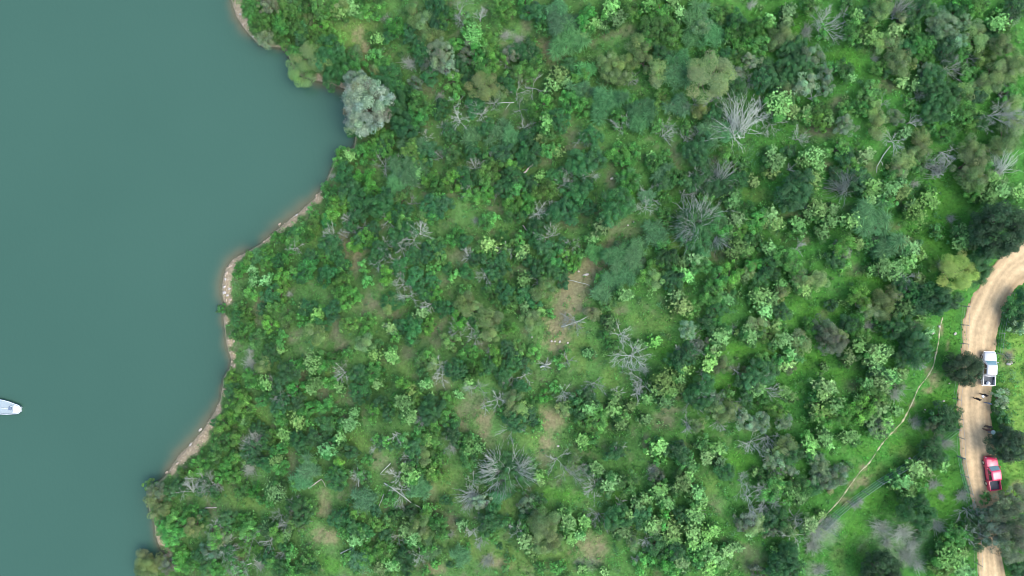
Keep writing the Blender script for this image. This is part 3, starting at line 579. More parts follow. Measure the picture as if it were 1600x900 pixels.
(500,450): 'D 450 80 60;O 430 100 45;X 560 50 85;D 660 30 60;M 700 30 50;P 620 160 45;X 690 100 50;D 760 130 60;O 900 110 60;M 880 200 60;O 960 140 45;D 830 130 50;M 900 20 40;D 940 200 50;O 1040 190 60;M 1000 230 40;M 1080 40 60;D 1160 30 60;M 1210 80 50;D 1280 50 60;M 1140 110 40;D 1330 90 50;O 1400 10 60;P 1280 120 40;M 1350 160 50;O 1320 190 60;P 1380 150 30;M 1450 160 30;D 580 250 75;D 510 240 50;D 580 330 50;P 430 240 40;X 460 260 50;M 680 240 50;M 480 310 40;M 820 340 60;X 870 260 60;X 970 320 50;M 950 390 50;M 1020 290 40;O 1060 290 50;M 1180 250 50;M 1130 240 40;X 950 255 50;M 680 420 50;O 710 480 40;M 640 470 50;D 640 520 40;X 750 480 55;D 850 500 70;M 920 430 50;D 870 550 40;M 960 510 60;D 1050 500 60;M 1100 420 60;D 1180 390 60;D 1200 470 70;M 1240 370 50;M 1340 400 50;D 1280 480 50;X 1280 550 50;X 1200 560 50;D 1150 560 60;D 1250 620 60;X 1060 400 40;P 450 420 50;M 360 370 50;P 350 410 40;M 340 560 60;P 380 590 40;X 760 550 50;X 980 620 85;X 1110 700 75;X 1030 745 50;P 930 590 40;P 870 665 30;P 650 600 40;P 580 660 40;P 530 720 60;P 560 800 50;D 410 720 60;D 430 780 50;M 470 700 40;D 700 760 85;X 640 820 60;M 800 800 60;M 740 860 60;D 830 860 50;M 790 690 50;M 610 680 50;P 690 680 30;M 530 600 50;M 500 590 40;O 1210 720 60;O 1260 770 55;D 1220 830 70;D 1300 800 50;M 1320 740 50;D 1200 780 50;D 1330 830 40;X 1190 880 70;M 1140 780 30;X 1410 485 45;X 1560 200 50;O 1510 760 35;X 1530 660 60;P 1540 740 40;M 1460 620 40;M 1400 680 50;D 1570 760 40;M 1360 870 40;M 1480 470 40;M 1530 410 40;X 1550 460 50',
(850,450): 'F 370 40 65;P 500 40 50;M 400 100 50;O 310 160 45;X 200 210 60;P 410 210 50;M 380 300 50;X 490 290 75;X 560 430 115;X 560 520 95;X 620 580 75;M 440 360 40;P 290 410 40;X 160 450 50;P 680 340 40;P 600 350 30;D 380 200 40;P 830 60 50;P 860 120 60;P 900 160 40;M 930 130 40;M 1050 50 60;D 1080 130 50;P 1150 70 50;P 1360 60 70;P 1370 140 50;P 1320 40 40;P 1430 70 50;O 1480 30 45;D 1020 230 50;M 1100 240 50;B 900 260 50;X 930 320 60;B 990 350 40;P 1100 310 60;O 1340 230 50;P 1290 300 60;P 1230 280 30;P 1440 240 40;M 1470 240 40;M 1400 290 50;G 1190 260 42;P 1510 310 40;P 1540 420 50;P 1590 440 30;X 950 390 60;D 890 420 60;X 850 430 50;P 870 500 50;M 940 440 40;P 1050 450 60;O 1100 490 50;P 1060 400 40;M 1030 400 40;X 1000 550 40;D 980 650 80;X 990 650 75;X 930 700 60;X 1200 520 35;O 1260 540 35;D 1340 540 80;D 1280 600 60;G 1450 490 42;O 1530 500 40;M 1380 470 50;P 1320 630 50;X 1400 640 75;P 1500 650 50;P 1540 680 30;D 1270 690 50;M 1370 690 40;X 1190 720 75;O 1130 780 55;X 1100 840 60;O 1060 770 50;D 1020 720 50;B 1250 830 60;B 1350 840 60;O 960 860 45;P 740 580 70;P 790 640 50;P 700 600 50;P 860 630 40;P 850 570 40;M 800 580 40;P 650 690 40;X 590 660 50;P 760 700 50;D 820 460 50;X 320 600 60;X 460 650 40;D 290 680 60;D 200 690 50;X 130 650 75;O 110 740 45;P 290 750 50;M 350 830 60;M 260 840 50;D 220 790 50;P 430 760 50;P 480 850 50;P 540 740 40;P 620 820 40;M 500 800 40;P 440 700 40;M 1450 770 50;B 1500 840 50;M 1150 660 40;B 1070 690 50;X 900 850 50',
(1200,450): 'P 30 100 60;D 90 150 50;P 230 10 50;D 400 110 40;M 570 70 60;B 600 120 50;O 720 60 65;O 740 150 55;O 680 160 55;P 840 130 60;X 790 30 50;D 900 40 60;D 950 100 70;D 1050 80 80;D 1130 70 60;D 1000 30 70;P 960 160 40;G 930 240 55;D 800 230 70;D 870 280 60;P 1000 290 40;D 930 380 90;D 860 420 60;X 940 450 60;B 350 250 70;B 390 330 80;O 440 300 55;O 210 350 60;P 180 330 50;P 60 330 50;M 260 250 50;G 630 240 55;M 700 230 40;P 570 340 50;P 680 420 70;P 720 410 50;O 640 430 50;P 500 440 50;M 590 320 50;P 670 490 50;P 350 490 30;D 500 220 50;M 540 220 50;P 110 480 50;O 140 500 35;M 90 440 45;D 50 480 45;P 330 600 60;P 380 620 50;P 350 670 50;M 300 680 40;P 100 640 50;X 30 640 75;P 620 610 50;P 700 590 70;P 770 560 60;D 690 540 60;M 640 660 60;P 700 680 50;G 800 660 75;G 840 620 42;P 830 540 40;P 440 730 50;P 330 770 60;P 290 780 40;M 350 830 50;P 680 760 60;P 720 840 60;P 640 820 50;M 600 760 60;P 800 770 40;P 560 690 30;G 930 840 55;D 1080 820 70;B 1040 850 50;D 1140 790 50;D 1150 850 50;B 700 870 60;M 470 800 50;D 1220 502 92;D 1530 130 56;D 1565 200 50;D 1590 80 60;D 1490 210 26;B 1550 240 45;M 1480 350 26;G 1510 430 38;D 1450 760 36;D 1475 820 40;B 1460 690 46;M 1500 850 30',
(200,675): 'M 160 340 50;O 170 410 50;B 190 370 50;O 210 490 50;D 280 370 50;D 330 330 50;M 380 250 60;M 440 230 60;M 500 180 60;M 560 110 60;M 620 60 60;M 700 40 60;D 540 130 40;M 650 170 60;X 450 300 70;X 390 390 75;D 470 350 60;X 510 350 75;D 540 380 40;X 550 330 40;M 620 240 50;M 580 290 40;X 770 90 85;D 780 130 70;D 870 60 50;X 820 30 50;D 860 200 50;M 900 30 50;P 990 20 50;D 1060 40 60;D 1100 80 60;P 950 170 40;P 910 190 25;M 970 220 50;M 950 110 50;G 760 240 65;M 700 160 50;M 680 280 60;M 720 370 50;M 800 360 50;P 930 370 60;M 860 420 50;M 1130 170 50;F 1140 230 65;F 1090 290 65;M 1050 330 40;D 1180 30 60;D 1230 80 50;P 1270 110 60;M 1340 110 50;D 1400 130 50;P 1330 30 40;M 1310 210 50;D 1300 290 75;M 1340 310 40;M 1380 240 40;M 1510 170 40;M 1560 50 40;D 1580 80 45;M 1470 270 50;M 1500 310 40;F 1470 420 65;X 1440 280 60;D 1090 500 85;D 1040 480 50;X 1050 450 55;X 950 530 50;X 1040 570 75;X 980 590 50;X 1080 540 50;M 1130 460 50;D 1320 540 65;M 1430 510 50;D 1420 590 60;M 1560 570 50;D 1550 500 45;M 220 560 50;M 290 560 60;M 270 640 60;M 340 600 60;O 420 580 50;D 470 520 40;M 390 500 50;D 630 540 60;M 650 610 40;X 560 600 60;M 560 660 60;B 540 640 50;X 560 740 85;B 600 690 50;D 630 740 60;B 520 740 50;M 720 560 50;M 760 610 60;X 770 680 75;M 720 730 50;M 760 540 40;D 880 620 50;P 870 580 40;M 940 640 60;P 990 640 40;X 880 690 60;X 970 750 50;D 970 710 40;D 880 770 50;M 840 740 50;M 1050 570 60;O 130 800 55;O 180 820 60;O 110 850 50;B 250 830 50;M 330 740 50;M 340 800 60;M 400 830 60;D 450 760 50;D 500 830 60;M 560 850 60;M 640 790 50;M 700 860 50;X 690 850 70;G 820 830 55;D 850 790 40;X 650 840 50;M 920 820 60;M 1020 760 50;M 1130 770 50;M 1090 850 60;D 960 870 60;M 1020 860 50;D 1160 840 40;M 1370 790 50;M 1430 830 50;M 1500 780 60;M 1560 720 60;P 1450 670 50;P 1580 850 50;D 1500 620 45;M 1350 630 50;P 1440 620 40',
(500,675): 'X 470 30 50;D 470 90 40;X 360 90 40;M 420 50 40;M 540 60 50;D 600 110 70;X 560 170 60;O 660 160 50;D 590 160 50;M 690 40 60;P 680 30 40;M 620 20 50;M 740 160 50;D 830 20 60;X 820 60 60;P 930 110 50;P 990 90 40;M 930 170 60;M 890 50 50;M 960 60 50;G 830 110 35;M 730 250 60;P 700 240 40;P 590 260 60;P 560 230 50;X 480 290 50;F 600 360 65;F 650 340 50;X 500 370 70;M 440 430 50;F 260 420 65;D 1130 265 110;D 1260 250 90;D 1040 270 75;D 1310 290 50;X 1100 240 115;X 1250 240 110;X 960 310 60;X 1150 330 85;D 1160 370 60;F 1110 410 45;M 1330 200 40;X 940 430 90;B 1000 430 50;D 1070 570 80;M 1060 640 50;X 1010 550 45;X 1010 660 50;X 960 630 50;D 1080 490 50;M 1350 490 60;B 1290 450 60;D 1360 430 50;O 1390 560 80;O 1420 640 65;O 1380 690 50;D 1280 510 50;O 1460 700 50;M 1280 590 50;P 1290 700 60;P 1330 770 40;D 1460 640 40;X 1240 610 60;M 1190 560 30;D 1220 600 40;P 1550 560 60;P 1560 640 50;P 1520 500 40;X 1480 180 65;X 1540 250 90;P 1380 260 40;P 1390 310 30;D 790 430 40;M 620 540 60;O 620 590 60;M 680 480 50;P 540 600 50;P 590 660 50;O 640 640 50;M 700 550 50;M 750 600 60;P 740 610 30;M 780 640 40;P 890 580 35;G 820 640 34;D 560 490 50;M 480 500 50;M 430 550 40;D 420 640 45;M 440 700 40;X 490 660 50;M 680 720 50;F 700 740 55;X 620 780 65;D 540 760 60;M 600 700 50;P 440 830 50;M 460 770 50;M 370 770 60;F 250 800 55;F 880 770 55;M 920 710 22;D 1125 715 25;G 1050 810 55;M 720 820 30;D 810 830 25;M 1180 790 30;M 1160 850 30;M 1480 850 50;M 1380 850 40;D 550 850 50;M 660 870 30',
(850,675): 'P 240 60 50;M 300 40 50;D 440 130 50;X 460 110 50;P 330 230 50;X 330 360 80;P 400 330 60;X 340 280 50;D 280 250 40;O 180 190 40;P 690 100 60;M 740 130 50;M 520 320 60;G 690 240 55;B 700 280 40;P 720 370 60;P 770 430 60;P 860 320 60;P 900 270 50;P 830 350 40;D 840 130 60;M 880 180 50;P 920 200 50;P 1020 150 50;P 1080 100 50;P 1090 190 40;D 1130 250 50;M 1000 70 50;P 580 440 50;P 540 520 50;D 460 540 80;X 470 480 50;X 350 530 65;P 500 620 60;P 470 580 40;P 640 420 40;D 610 540 60;P 680 570 60;O 690 590 45;M 740 540 50;P 800 600 60;P 820 670 50;P 760 670 40;D 870 520 50;P 940 500 60;P 980 440 40;P 960 390 50;P 920 620 60;P 1010 630 50;P 1060 600 40;X 960 490 50;X 640 680 55;O 560 700 32;D 700 720 60;X 540 660 40;P 170 590 70;P 250 560 50;P 210 640 40;M 130 500 50;D 30 560 50;O 40 700 50;M 350 590 50;D 830 750 60;M 770 800 60;P 860 820 50;M 700 800 50;M 620 830 50;X 590 790 40;P 1000 730 50;P 1040 770 60;P 1100 800 50;P 1030 830 60;P 1150 740 40;M 960 800 50;M 940 750 50;P 920 700 40;P 1190 720 40;M 800 860 50;M 860 880 40;X 1420 40 85;X 1310 80 75;O 1510 90 60;B 1450 180 70;X 1460 190 75;B 1530 240 40;D 1570 130 60;X 1250 330 100;X 1300 430 115;X 1400 440 100;B 1250 550 60;O 1310 580 60;P 1290 620 40;D 1420 520 60;M 1430 360 60;M 1380 320 50;P 1320 240 30;D 1450 380 40;P 1540 350 50;B 1400 620 40;D 1390 600 40;X 1580 540 65;X 1580 660 75;B 1510 600 40;P 1580 380 40;D 1510 790 80;D 1560 850 50;P 1550 750 50;P 1430 740 30;P 380 870 30;P 240 860 30;M 120 880 40;B 1340 880 45',
(1200,675): 'D 130 150 60;M 50 250 50;B 120 100 60;B 320 200 60;M 280 160 50;P 250 70 60;P 360 60 40;P 340 30 50;P 520 30 50;P 480 40 40;P 680 0 50;B 370 290 60;B 300 300 50;B 430 270 60;X 230 100 60;M 510 220 30;M 180 330 60;P 160 390 60;P 60 330 50;P 200 400 50;M 90 380 50;D 280 340 50;O 380 350 32;X 200 520 75;X 170 640 75;X 320 600 75;P 260 580 60;P 330 510 30;D 60 520 60;D 100 590 50;O 130 610 40;P 40 740 50;P 130 770 40;D 60 850 70;M 180 830 50;G 310 630 75;G 290 720 75;G 330 870 55;G 550 460 42;G 580 430 32;G 400 570 65;D 1030 120 70;D 1060 170 50;G 1080 60 65;G 1140 80 55;P 930 220 60;P 980 240 40;P 900 240 40;P 1100 210 40;P 800 300 60;P 780 330 40;P 880 380 50;P 900 330 40;P 840 390 30;D 925 495 85;D 880 500 50;M 960 360 40;G 1050 330 48;G 1090 410 32;G 1070 590 75;G 730 610 80;G 860 640 80;G 760 700 55;G 920 720 65;G 890 790 75;G 950 840 55;F 960 650 35;D 710 870 105;M 1180 640 60;M 1150 700 60;P 1120 780 80;P 1200 820 60;P 1200 740 50;P 1070 700 30;M 1080 850 60;P 1240 870 40;D 1250 600 50;G 1230 400 60;B 1500 560 110;B 1525 700 105;B 1420 600 90;B 1545 430 90;B 1450 490 60;X 1270 500 75;X 1260 640 75;D 1340 540 60;D 1330 680 50;D 1490 80 92;D 1585 860 60;M 1360 410 30',
}
PLIST = []
for (ox, oy), s in PLANTS.items():
    for e in s.split(';'):
        k, x, y, r = e.split(); PLIST.append((k, ox + float(x) / 4, oy + float(y) / 4, float(r) / 4))
# neighbouring crops overlap: keep one of each pair of doubles
seen = []
for p in PLIST:
    if any(q[0] == p[0] and math.hypot(q[1] - p[1], q[2] - p[2]) < .55 * max(q[3], p[3]) for q in seen): continue
    seen.append(p)
PLIST = seen
GROW = {'D': 1.30, 'M': 1.40, 'P': 1.42, 'O': 1.25, 'F': 1.25, 'B': 1.25, 'X': 1.05, 'G': 1.05}
BASE = {'D': (.045,.150,.048), 'M': (.078,.250,.056), 'P': (.25,.48,.145), 'O': (.185,.31,.105), 'F': (.095,.265,.095), 'B': (.18,.285,.155)}
NAME = {'D': 'dense_shrub', 'M': 'leafy_shrub', 'P': 'pale_leaved_shrub', 'O': 'olive_green_tree', 'F': 'feathery_shrub', 'B': 'grey_green_tree', 'X': 'dead_tree', 'G': 'twiggy_shrub'}
LOOK = {'D': 'dark green dense shrub', 'M': 'mid-green leafy shrub', 'P': 'pale lime whorled shrub', 'O': 'yellowish olive tree', 'F': 'blue-green feathery shrub', 'B': 'grey-green tree', 'X': 'bare grey dead tree', 'G': 'leafless grey twiggy shrub'}
CAT = {'D': 'shrub', 'M': 'shrub', 'P': 'shrub', 'O': 'tree', 'F': 'shrub', 'B': 'tree', 'X': 'dead tree', 'G': 'shrub'}
GRP = {'D': 'dark shrubs on the hillside', 'M': 'mid-green shrubs on the hillside', 'P': 'pale lime shrubs on the hillside', 'O': 'olive green trees', 'F': 'feathery blue-green shrubs', 'B': 'grey-green trees', 'X': 'bare dead trees', 'G': 'leafless grey shrubs'}
# plants that stand out on their own: (px, py): (name, category, label)
SPECIAL = {
 (490, 87): ('olive_green_tree', 'tree', 'yellow-green tree leaning over the water at the mouth of the cove'),
 (574, 166): ('grey_green_tree', 'tree', 'large pale blue-grey round tree at the head of the cove'),
 (555, 125): ('grey_green_tree', 'tree', 'smaller blue-grey tree beside the dark cove water'),
 (1106, 120): ('olive_green_tree', 'tree', 'round khaki olive tree just above two white dead trees'),
 (1162, 185): ('dead_tree', 'dead tree', 'largest white bare dead tree, fan of branches near the top'),
 (1295, 32): ('dead_tree', 'dead tree', 'tall grey dead tree leaning up to the top edge'),
 (1575, 257): ('dead_tree', 'dead tree', 'fan-shaped silver dead tree near the right edge above the road bend'),
 (1560, 360): ('broadleaf_tree', 'tree', 'largest dark green round tree at the road bend'),
 (1492, 425): ('olive_green_tree', 'tree', 'round yellow-green tree left of the road bend'),
 (1505, 575): ('broadleaf_tree', 'tree', 'dark round tree at the road edge beside the white pickup'),
 (1572, 695): ('broadleaf_tree', 'tree', 'dark round tree right of the road above the red pickup'),
 (1575, 815): ('grey_green_tree', 'tree', 'soft grey-green tree overhanging the road below the red pickup'),
 (1360, 345): ('feathery_shrub', 'shrub', 'largest blue-green feathery plume bush in the right half'),
 (1377, 892): ('broadleaf_tree', 'tree', 'dark round tree cut by the bottom edge'),
 (1095, 337): ('dead_tree', 'dead tree', 'wide grey dead tree combed sideways over a dark shrub'),
 (1100, 355): ('dense_shrub', 'shrub', 'large dark shrub under combed grey dead branches'),
 (990, 557): ('dead_tree', 'dead tree', 'sprawling grey dead tree right of the row of white stones'),
 (782, 741): ('dense_shrub', 'shrub', 'very wide dark shrub laced with grey branches, lower middle'),
 (885, 737): ('dead_tree', 'dead tree', 'pale forked dead tree right of the wide dark shrub'),
 (735, 782): ('dead_tree', 'dead tree', 'grey spiky dead tree below the wide dark shrub'),
 (767, 817): ('dense_shrub', 'shrub', 'round blackish shrub alone in the grass, lower middle'),
 (847, 815): ('olive_green_tree', 'tree', 'large round yellow-green tree near the bottom middle'),
 (965, 810): ('dense_shrub', 'shrub', 'near-black round shrub below the pale forked dead tree'),
 (391, 566): ('twiggy_shrub', 'shrub', 'bluish grey leafless shrub near the left shore'),
 (472, 800): ('dense_shrub', 'shrub', 'dark shrub crossed by white dead limbs, lower left'),
 (1175, 782): ('dead_tree', 'dead tree', 'spreading grey dead tree in the lower right wood'),
 (962, 322): ('dense_shrub', 'shrub', 'dark green shrub above the brown patch with white stones'),
 (1244, 295): ('dense_shrub', 'shrub', 'solitary big dark shrub among pale lime shrubs'),
 (1432, 545): ('dense_shrub', 'shrub', 'big dark shrub left of the upper trail'),
 (1431, 799): ('dense_shrub', 'shrub', 'dark shrub inside the fenced grass corner'),
 (1467, 822): ('twiggy_shrub', 'shrub', 'round pale grey brush ball inside the fenced corner'),
 (557, 280): None,
}
SPECIAL = {k: v for k, v in SPECIAL.items() if v}
LANDMARKS = [(k[0], k[1], v[2]) for k, v in SPECIAL.items()]
SHORTN = {(490,87):'tree leaning over the cove',(574,166):'large blue-grey tree at the cove',(555,125):'smaller blue-grey cove tree',(1106,120):'round khaki tree',(1162,185):'largest white dead tree',(1295,32):'dead tree at the top edge',(1575,257):'fan-shaped dead tree',(1560,360):'big dark tree at the bend',(1492,425):'yellow tree at the bend',(1505,575):'dark tree by the white pickup',(1572,695):'dark tree above the red pickup',(1575,815):'tree overhanging the road',(1360,345):'largest feathery plume bush',(1377,892):'dark tree on the bottom edge',(1095,337):'combed grey dead tree',(990,557):'sprawling grey dead tree',(782,741):'very wide dark shrub',(885,737):'pale forked dead tree',(735,782):'grey spiky dead tree',(767,817):'lone blackish shrub',(847,815):'large bottom yellow-green tree',(965,810):'near-black shrub',(391,566):'bluish grey shore shrub',(472,800):'dark shrub with white limbs',(1175,782):'spreading grey dead tree',(962,322):'shrub above the brown patch',(1244,295):'solitary dark shrub',(1432,545):'dark shrub by the trail',(1431,799):'dark shrub in the corner',(1467,822):'grey brush ball'}
MARKS = [(x, y, SHORTN[(x, y)]) for (x, y) in SPECIAL if (x, y) not in ((555,125),(1100,355))]
MARKS += [(358,440,'white shore rocks'),(312,685,'sandy lower bank'),(456,342,'long tan bank'),(372,20,'top bank'),(562,62,'pale earth scar'),(857,78,'brown dirt strip'),(825,263,'pinkish fallen log'),(670,140,'brown gap behind the cove'),
 (932,420,'two white stones'),(870,533,'row of white stones'),(1544,575,'white pickup'),(1548,737,'red pickup'),(1456,590,'trail bend'),(1325,772,'foot of the trail'),(632,770,'long fallen limb'),(795,630,'lower middle clearing'),
 (1405,845,'grey brush patch'),(515,880,'bright grass on the bottom edge'),(245,840,'lowest bank'),(680,525,'left middle soil gap'),(720,400,'soil gap under the log'),(560,405,'soil gap near the long bank'),(1055,245,'soil strip under the white dead tree'),(1280,205,'soil gap beside the white dead tree'),(1120,395,'soil gap under the combed tree'),(1035,655,'soil gap under the sprawling tree'),(1157,720,'bright grass glade'),(1385,135,'upper right soil gap'),(1335,605,'right wood soil gap'),(925,857,'dry grass near the bottom'),(1175,870,'dry grass right of the near-black shrub'),(505,612,'left wood soil gap'),(400,780,'lower left yellow grass'),(985,95,'olive tree cluster'),(695,757,'lower middle yellow grass')]
DIRS = ['right of', 'upper right of', 'above', 'upper left of', 'left of', 'lower left of', 'below', 'lower right of']
ORD = ['', 'second ', 'third ', 'fourth ', 'fifth ', 'sixth ', 'seventh ', 'eighth ', 'ninth ', 'tenth ']

def near_special(k, x, y):
    for (sx, sy), v in SPECIAL.items():
        if math.hypot(sx - x, sy - y) < 3.5 and ((v[0] == NAME[k]) or (v[0] == 'broadleaf_tree' and k == 'D')): return v
    return None
# the 300 that show largest of each kind are things, the others thicken the scrub
indiv, rest = [], []
for k in 'DMPOFBXG':
    ps = sorted([p for p in PLIST if p[0] == k], key=lambda p: -p[3])
    indiv += ps[:300]; rest += ps[300:]
# unique labels: nearest landmark, side, and order outwards
cells = {}
LAB = {}
for p in indiv:
    sp = near_special(p[0], p[1], p[2])
    if sp and sp[2] not in LAB.values(): LAB[p] = sp[2]; continue
    m = min(MARKS, key=lambda m: math.hypot(m[0] - p[1], m[1] - p[2]))
    dx, dy = p[1] - m[0], m[1] - p[2]
    o = int(round(math.degrees(math.atan2(dy, dx)) / 45)) % 8
    cells.setdefault((p[0], m[2], o), []).append((math.hypot(dx, dy), p))
for (k, m, o), lst in cells.items():
    lst.sort()
    for j, (dd, p) in enumerate(lst):
        LAB[p] = (ORD[j] if j or len(lst) == 1 else 'nearest ') + LOOK[k] + ' ' + DIRS[o] + ' the ' + m
def size_class(R): return 'S' if R < 1.45 else ('M' if R < 2.35 else 'L')
def jitter(c, r, a=.13):
    c = np.array(c) * (1 + a * r.normal()) * (1 + .06 * r.normal(0, 1, 3)); return np.clip(c, .01, .9)
def plant_frame(plist, hc=.6):
    a = np.array([(p[1], p[2], p[3]) for p in plist])
    w = world_of(a[:, 0], a[:, 1]); R = a[:, 2] * (CAM_H - w[:, 2]) / FPX
    R = R * np.array([GROW[p[0]] * (.82 if p[1] < 960 and p[2] > 330 and p[0] in 'DM' else 1) for p in plist]); H = R * np.array([HR[p[0]] for p in plist])
    z = w[:, 2] + H * hc; s = (CAM_H - z) / FPX                 # the crown, not the foot, is what the photograph shows at this spot
    X, Y = (a[:, 0] - 800) * s, (450 - a[:, 1]) * s
    g = ground(np.column_stack([X, Y])); dd = shore_dist(np.column_stack([X, Y]))
    return X, Y, np.where(dd < 0, -.1, g), R, H
COMBROT = {(1095,337.5): 95, (1082.5,357.5): 175, (1120,372.5): -80, (735,782.5): 190, (640,493): 200, (1187,182): 120, (1125,272.5): 95, (660,655): 215, (1162.5,185): 100, (775,735): 170, (812,735): 20, (787,757): -90, (1575,257.5): 100, (392,697): 150, (1477,262.5): 110, (1320,290): 120, (1412,10): 60}
COMBED = list(COMBROT)
OVER = [(1095,337.5),(1082.5,357.5),(1120,372.5),(1125,272.5),(775,735),(812,735),(787,757),(1320,290)]      # dead limbs standing over a low dark shrub
SHADE = {'D': ('dense_shrub', 'broadleaf_tree')}
X_, Y_, Z_, R_, H_ = plant_frame(indiv)
n_obj = 0
for p, x, y, z, R, H in zip(indiv, X_, Y_, Z_, R_, H_):
    k = p[0]; r = np.random.default_rng(int(p[1] * 131 + p[2] * 7919 + ord(k)))
    sc = size_class(R); nv = {'S': 5, 'M': 5, 'L': 3}[sc]; i = int(r.integers(nv)); src = LIB[(k, sc, i)]
    f = R / SIZES[sc]; sp = near_special(k, p[1], p[2])
    name = sp[0] if sp else NAME[k]; cat = sp[1] if sp else CAT[k]
    rot = r.uniform(0, 6.283); comb = 1.0
    if (sp and sp[0] == 'broadleaf_tree') or (k == 'B' and 535 < p[1] < 600 and 110 < p[2] < 190): src = LIB[('T', 'L', i % 3)]; f = R / 3.0
    if k == 'X' and any(math.hypot(p[1] - a, p[2] - b_) < 3 for a, b_ in COMBED):
        src = LIB[('Y', sc, i)]; comb = 2.3 if min(math.hypot(p[1] - a, p[2] - b_) for a, b_ in OVER) < 3 else 1.3; rot = COMBED[[j for j, (a, b_) in enumerate(COMBED) if math.hypot(p[1] - a, p[2] - b_) < 3][0]]; rot = math.radians(COMBROT[rot]) + r.normal(0, .2)
    elif k == 'X' and i % 3 == 2: rot = math.atan2(450 - p[2], p[1] - 800) + r.normal(0, .8)
    scl = (f * 1, f * 1, f * comb) if comb > 1 else (f * r.uniform(.9, 1.12), f * r.uniform(.9, 1.12), f * r.uniform(.9, 1.2))
    if k == 'D' and min(math.hypot(p[1] - a, p[2] - b_) for a, b_ in OVER) < 26: scl = (scl[0], scl[1], scl[2] * .62)
    if k == 'G':
        root = bpy.data.objects.new(name, src['twigs'])
    else:
        root = bpy.data.objects.new(name, None); root.empty_display_size = .3
    COL.objects.link(root)
    root.location = (x, y, z); root.rotation_euler = (0, 0, rot); root.scale = scl
    tag(root, LAB[p], cat, GRP[k])
    if k == 'G': continue
    for part, me in src.items():
        c = bpy.data.objects.new(part, me); COL.objects.link(c); c.parent = root
        if k == 'X': v_ = (1.2 if 1150 < p[1] < 1195 and 170 < p[2] < 200 else .88 if comb > 1 else .78) * r.uniform(.85, 1.1); c.color = (v_, v_, v_, 1)
        if part == 'crown':
            b = np.array(BASE[k])
            if k == 'D' and p[2] < 520 and p[1] < 950: b = b * np.array((.95, 1.08, 1.05))
            if k == 'M': b = b * r.choice([1, 1, .85, .75, 1.15]) * np.array((r.uniform(.8, 1.3), 1, r.uniform(.75, 1.05)))
            if k == 'P': b = b * r.choice([1, .85, .7, 1.1]) * np.array((r.uniform(.85, 1.05), 1, r.uniform(.9, 1.15)))
            if k == 'B': b = b * r.choice([1, .8, .65, 1.1])
            if k == 'O': b = b * r.choice([1, .8, .7, 1.0])
            if k == 'B' and 535 < p[1] < 600 and 110 < p[2] < 190: b = np.array((.215,.315,.215))
            if sp and sp[0] == 'broadleaf_tree': b = np.array((.034,.078,.034))
            if k == 'O' and p[1] > 1480 and p[2] > 400: b = np.array((.23,.32,.075))
            c.color = (*jitter(b, r), 1)

# remaining small shrubs too many to keep apart
def joined(name, plist, mat, label, cat):
    X, Y, Z, R, H = plant_frame(plist); V, F, C = [], [], []; n = 0
    for p, x, y, z, rr in zip(plist, X, Y, Z, R):
        r = np.random.default_rng(int(p[1] * 31 + p[2] * 517)); v, f, c = RAW[(p[0], 'S', int(r.integers(5)))]; f = f[r.permutation(len(f))[:int(len(f) * .55)]]; c = c[f].reshape(-1, 3); v = v[f]; m_ = v.mean(1, keepdims=True); v = (m_ + (v - m_) * 1.3).reshape(-1, 3); f = np.arange(len(v), dtype=np.int32).reshape(-1, 4)
        a = r.uniform(0, 6.28); s = rr / SIZES['S']; ca, sa = math.cos(a) * s, math.sin(a) * s
        V.append(np.column_stack([v[:, 0] * ca - v[:, 1] * sa + x, v[:, 0] * sa + v[:, 1] * ca + y, v[:, 2] * s + z]))
        F.append(f + n); n += len(v); C.append(c * jitter(BASE[p[0]], r, .2))
    o = link(name, mesh_np(name, np.vstack(V), np.vstack(F), mat, np.vstack(C)))
    return tag(o, label, cat, kind='stuff')
for k, nm in (('D', 'dark'), ('M', 'green'), ('P', 'pale')):
    ps = [p for p in rest if p[0] == k]
    if ps: joined(NAME[k] + '_thicket', ps, LEAF_M, 'scattered small %s shrubs filling in between the larger ones' % nm, 'scrub')

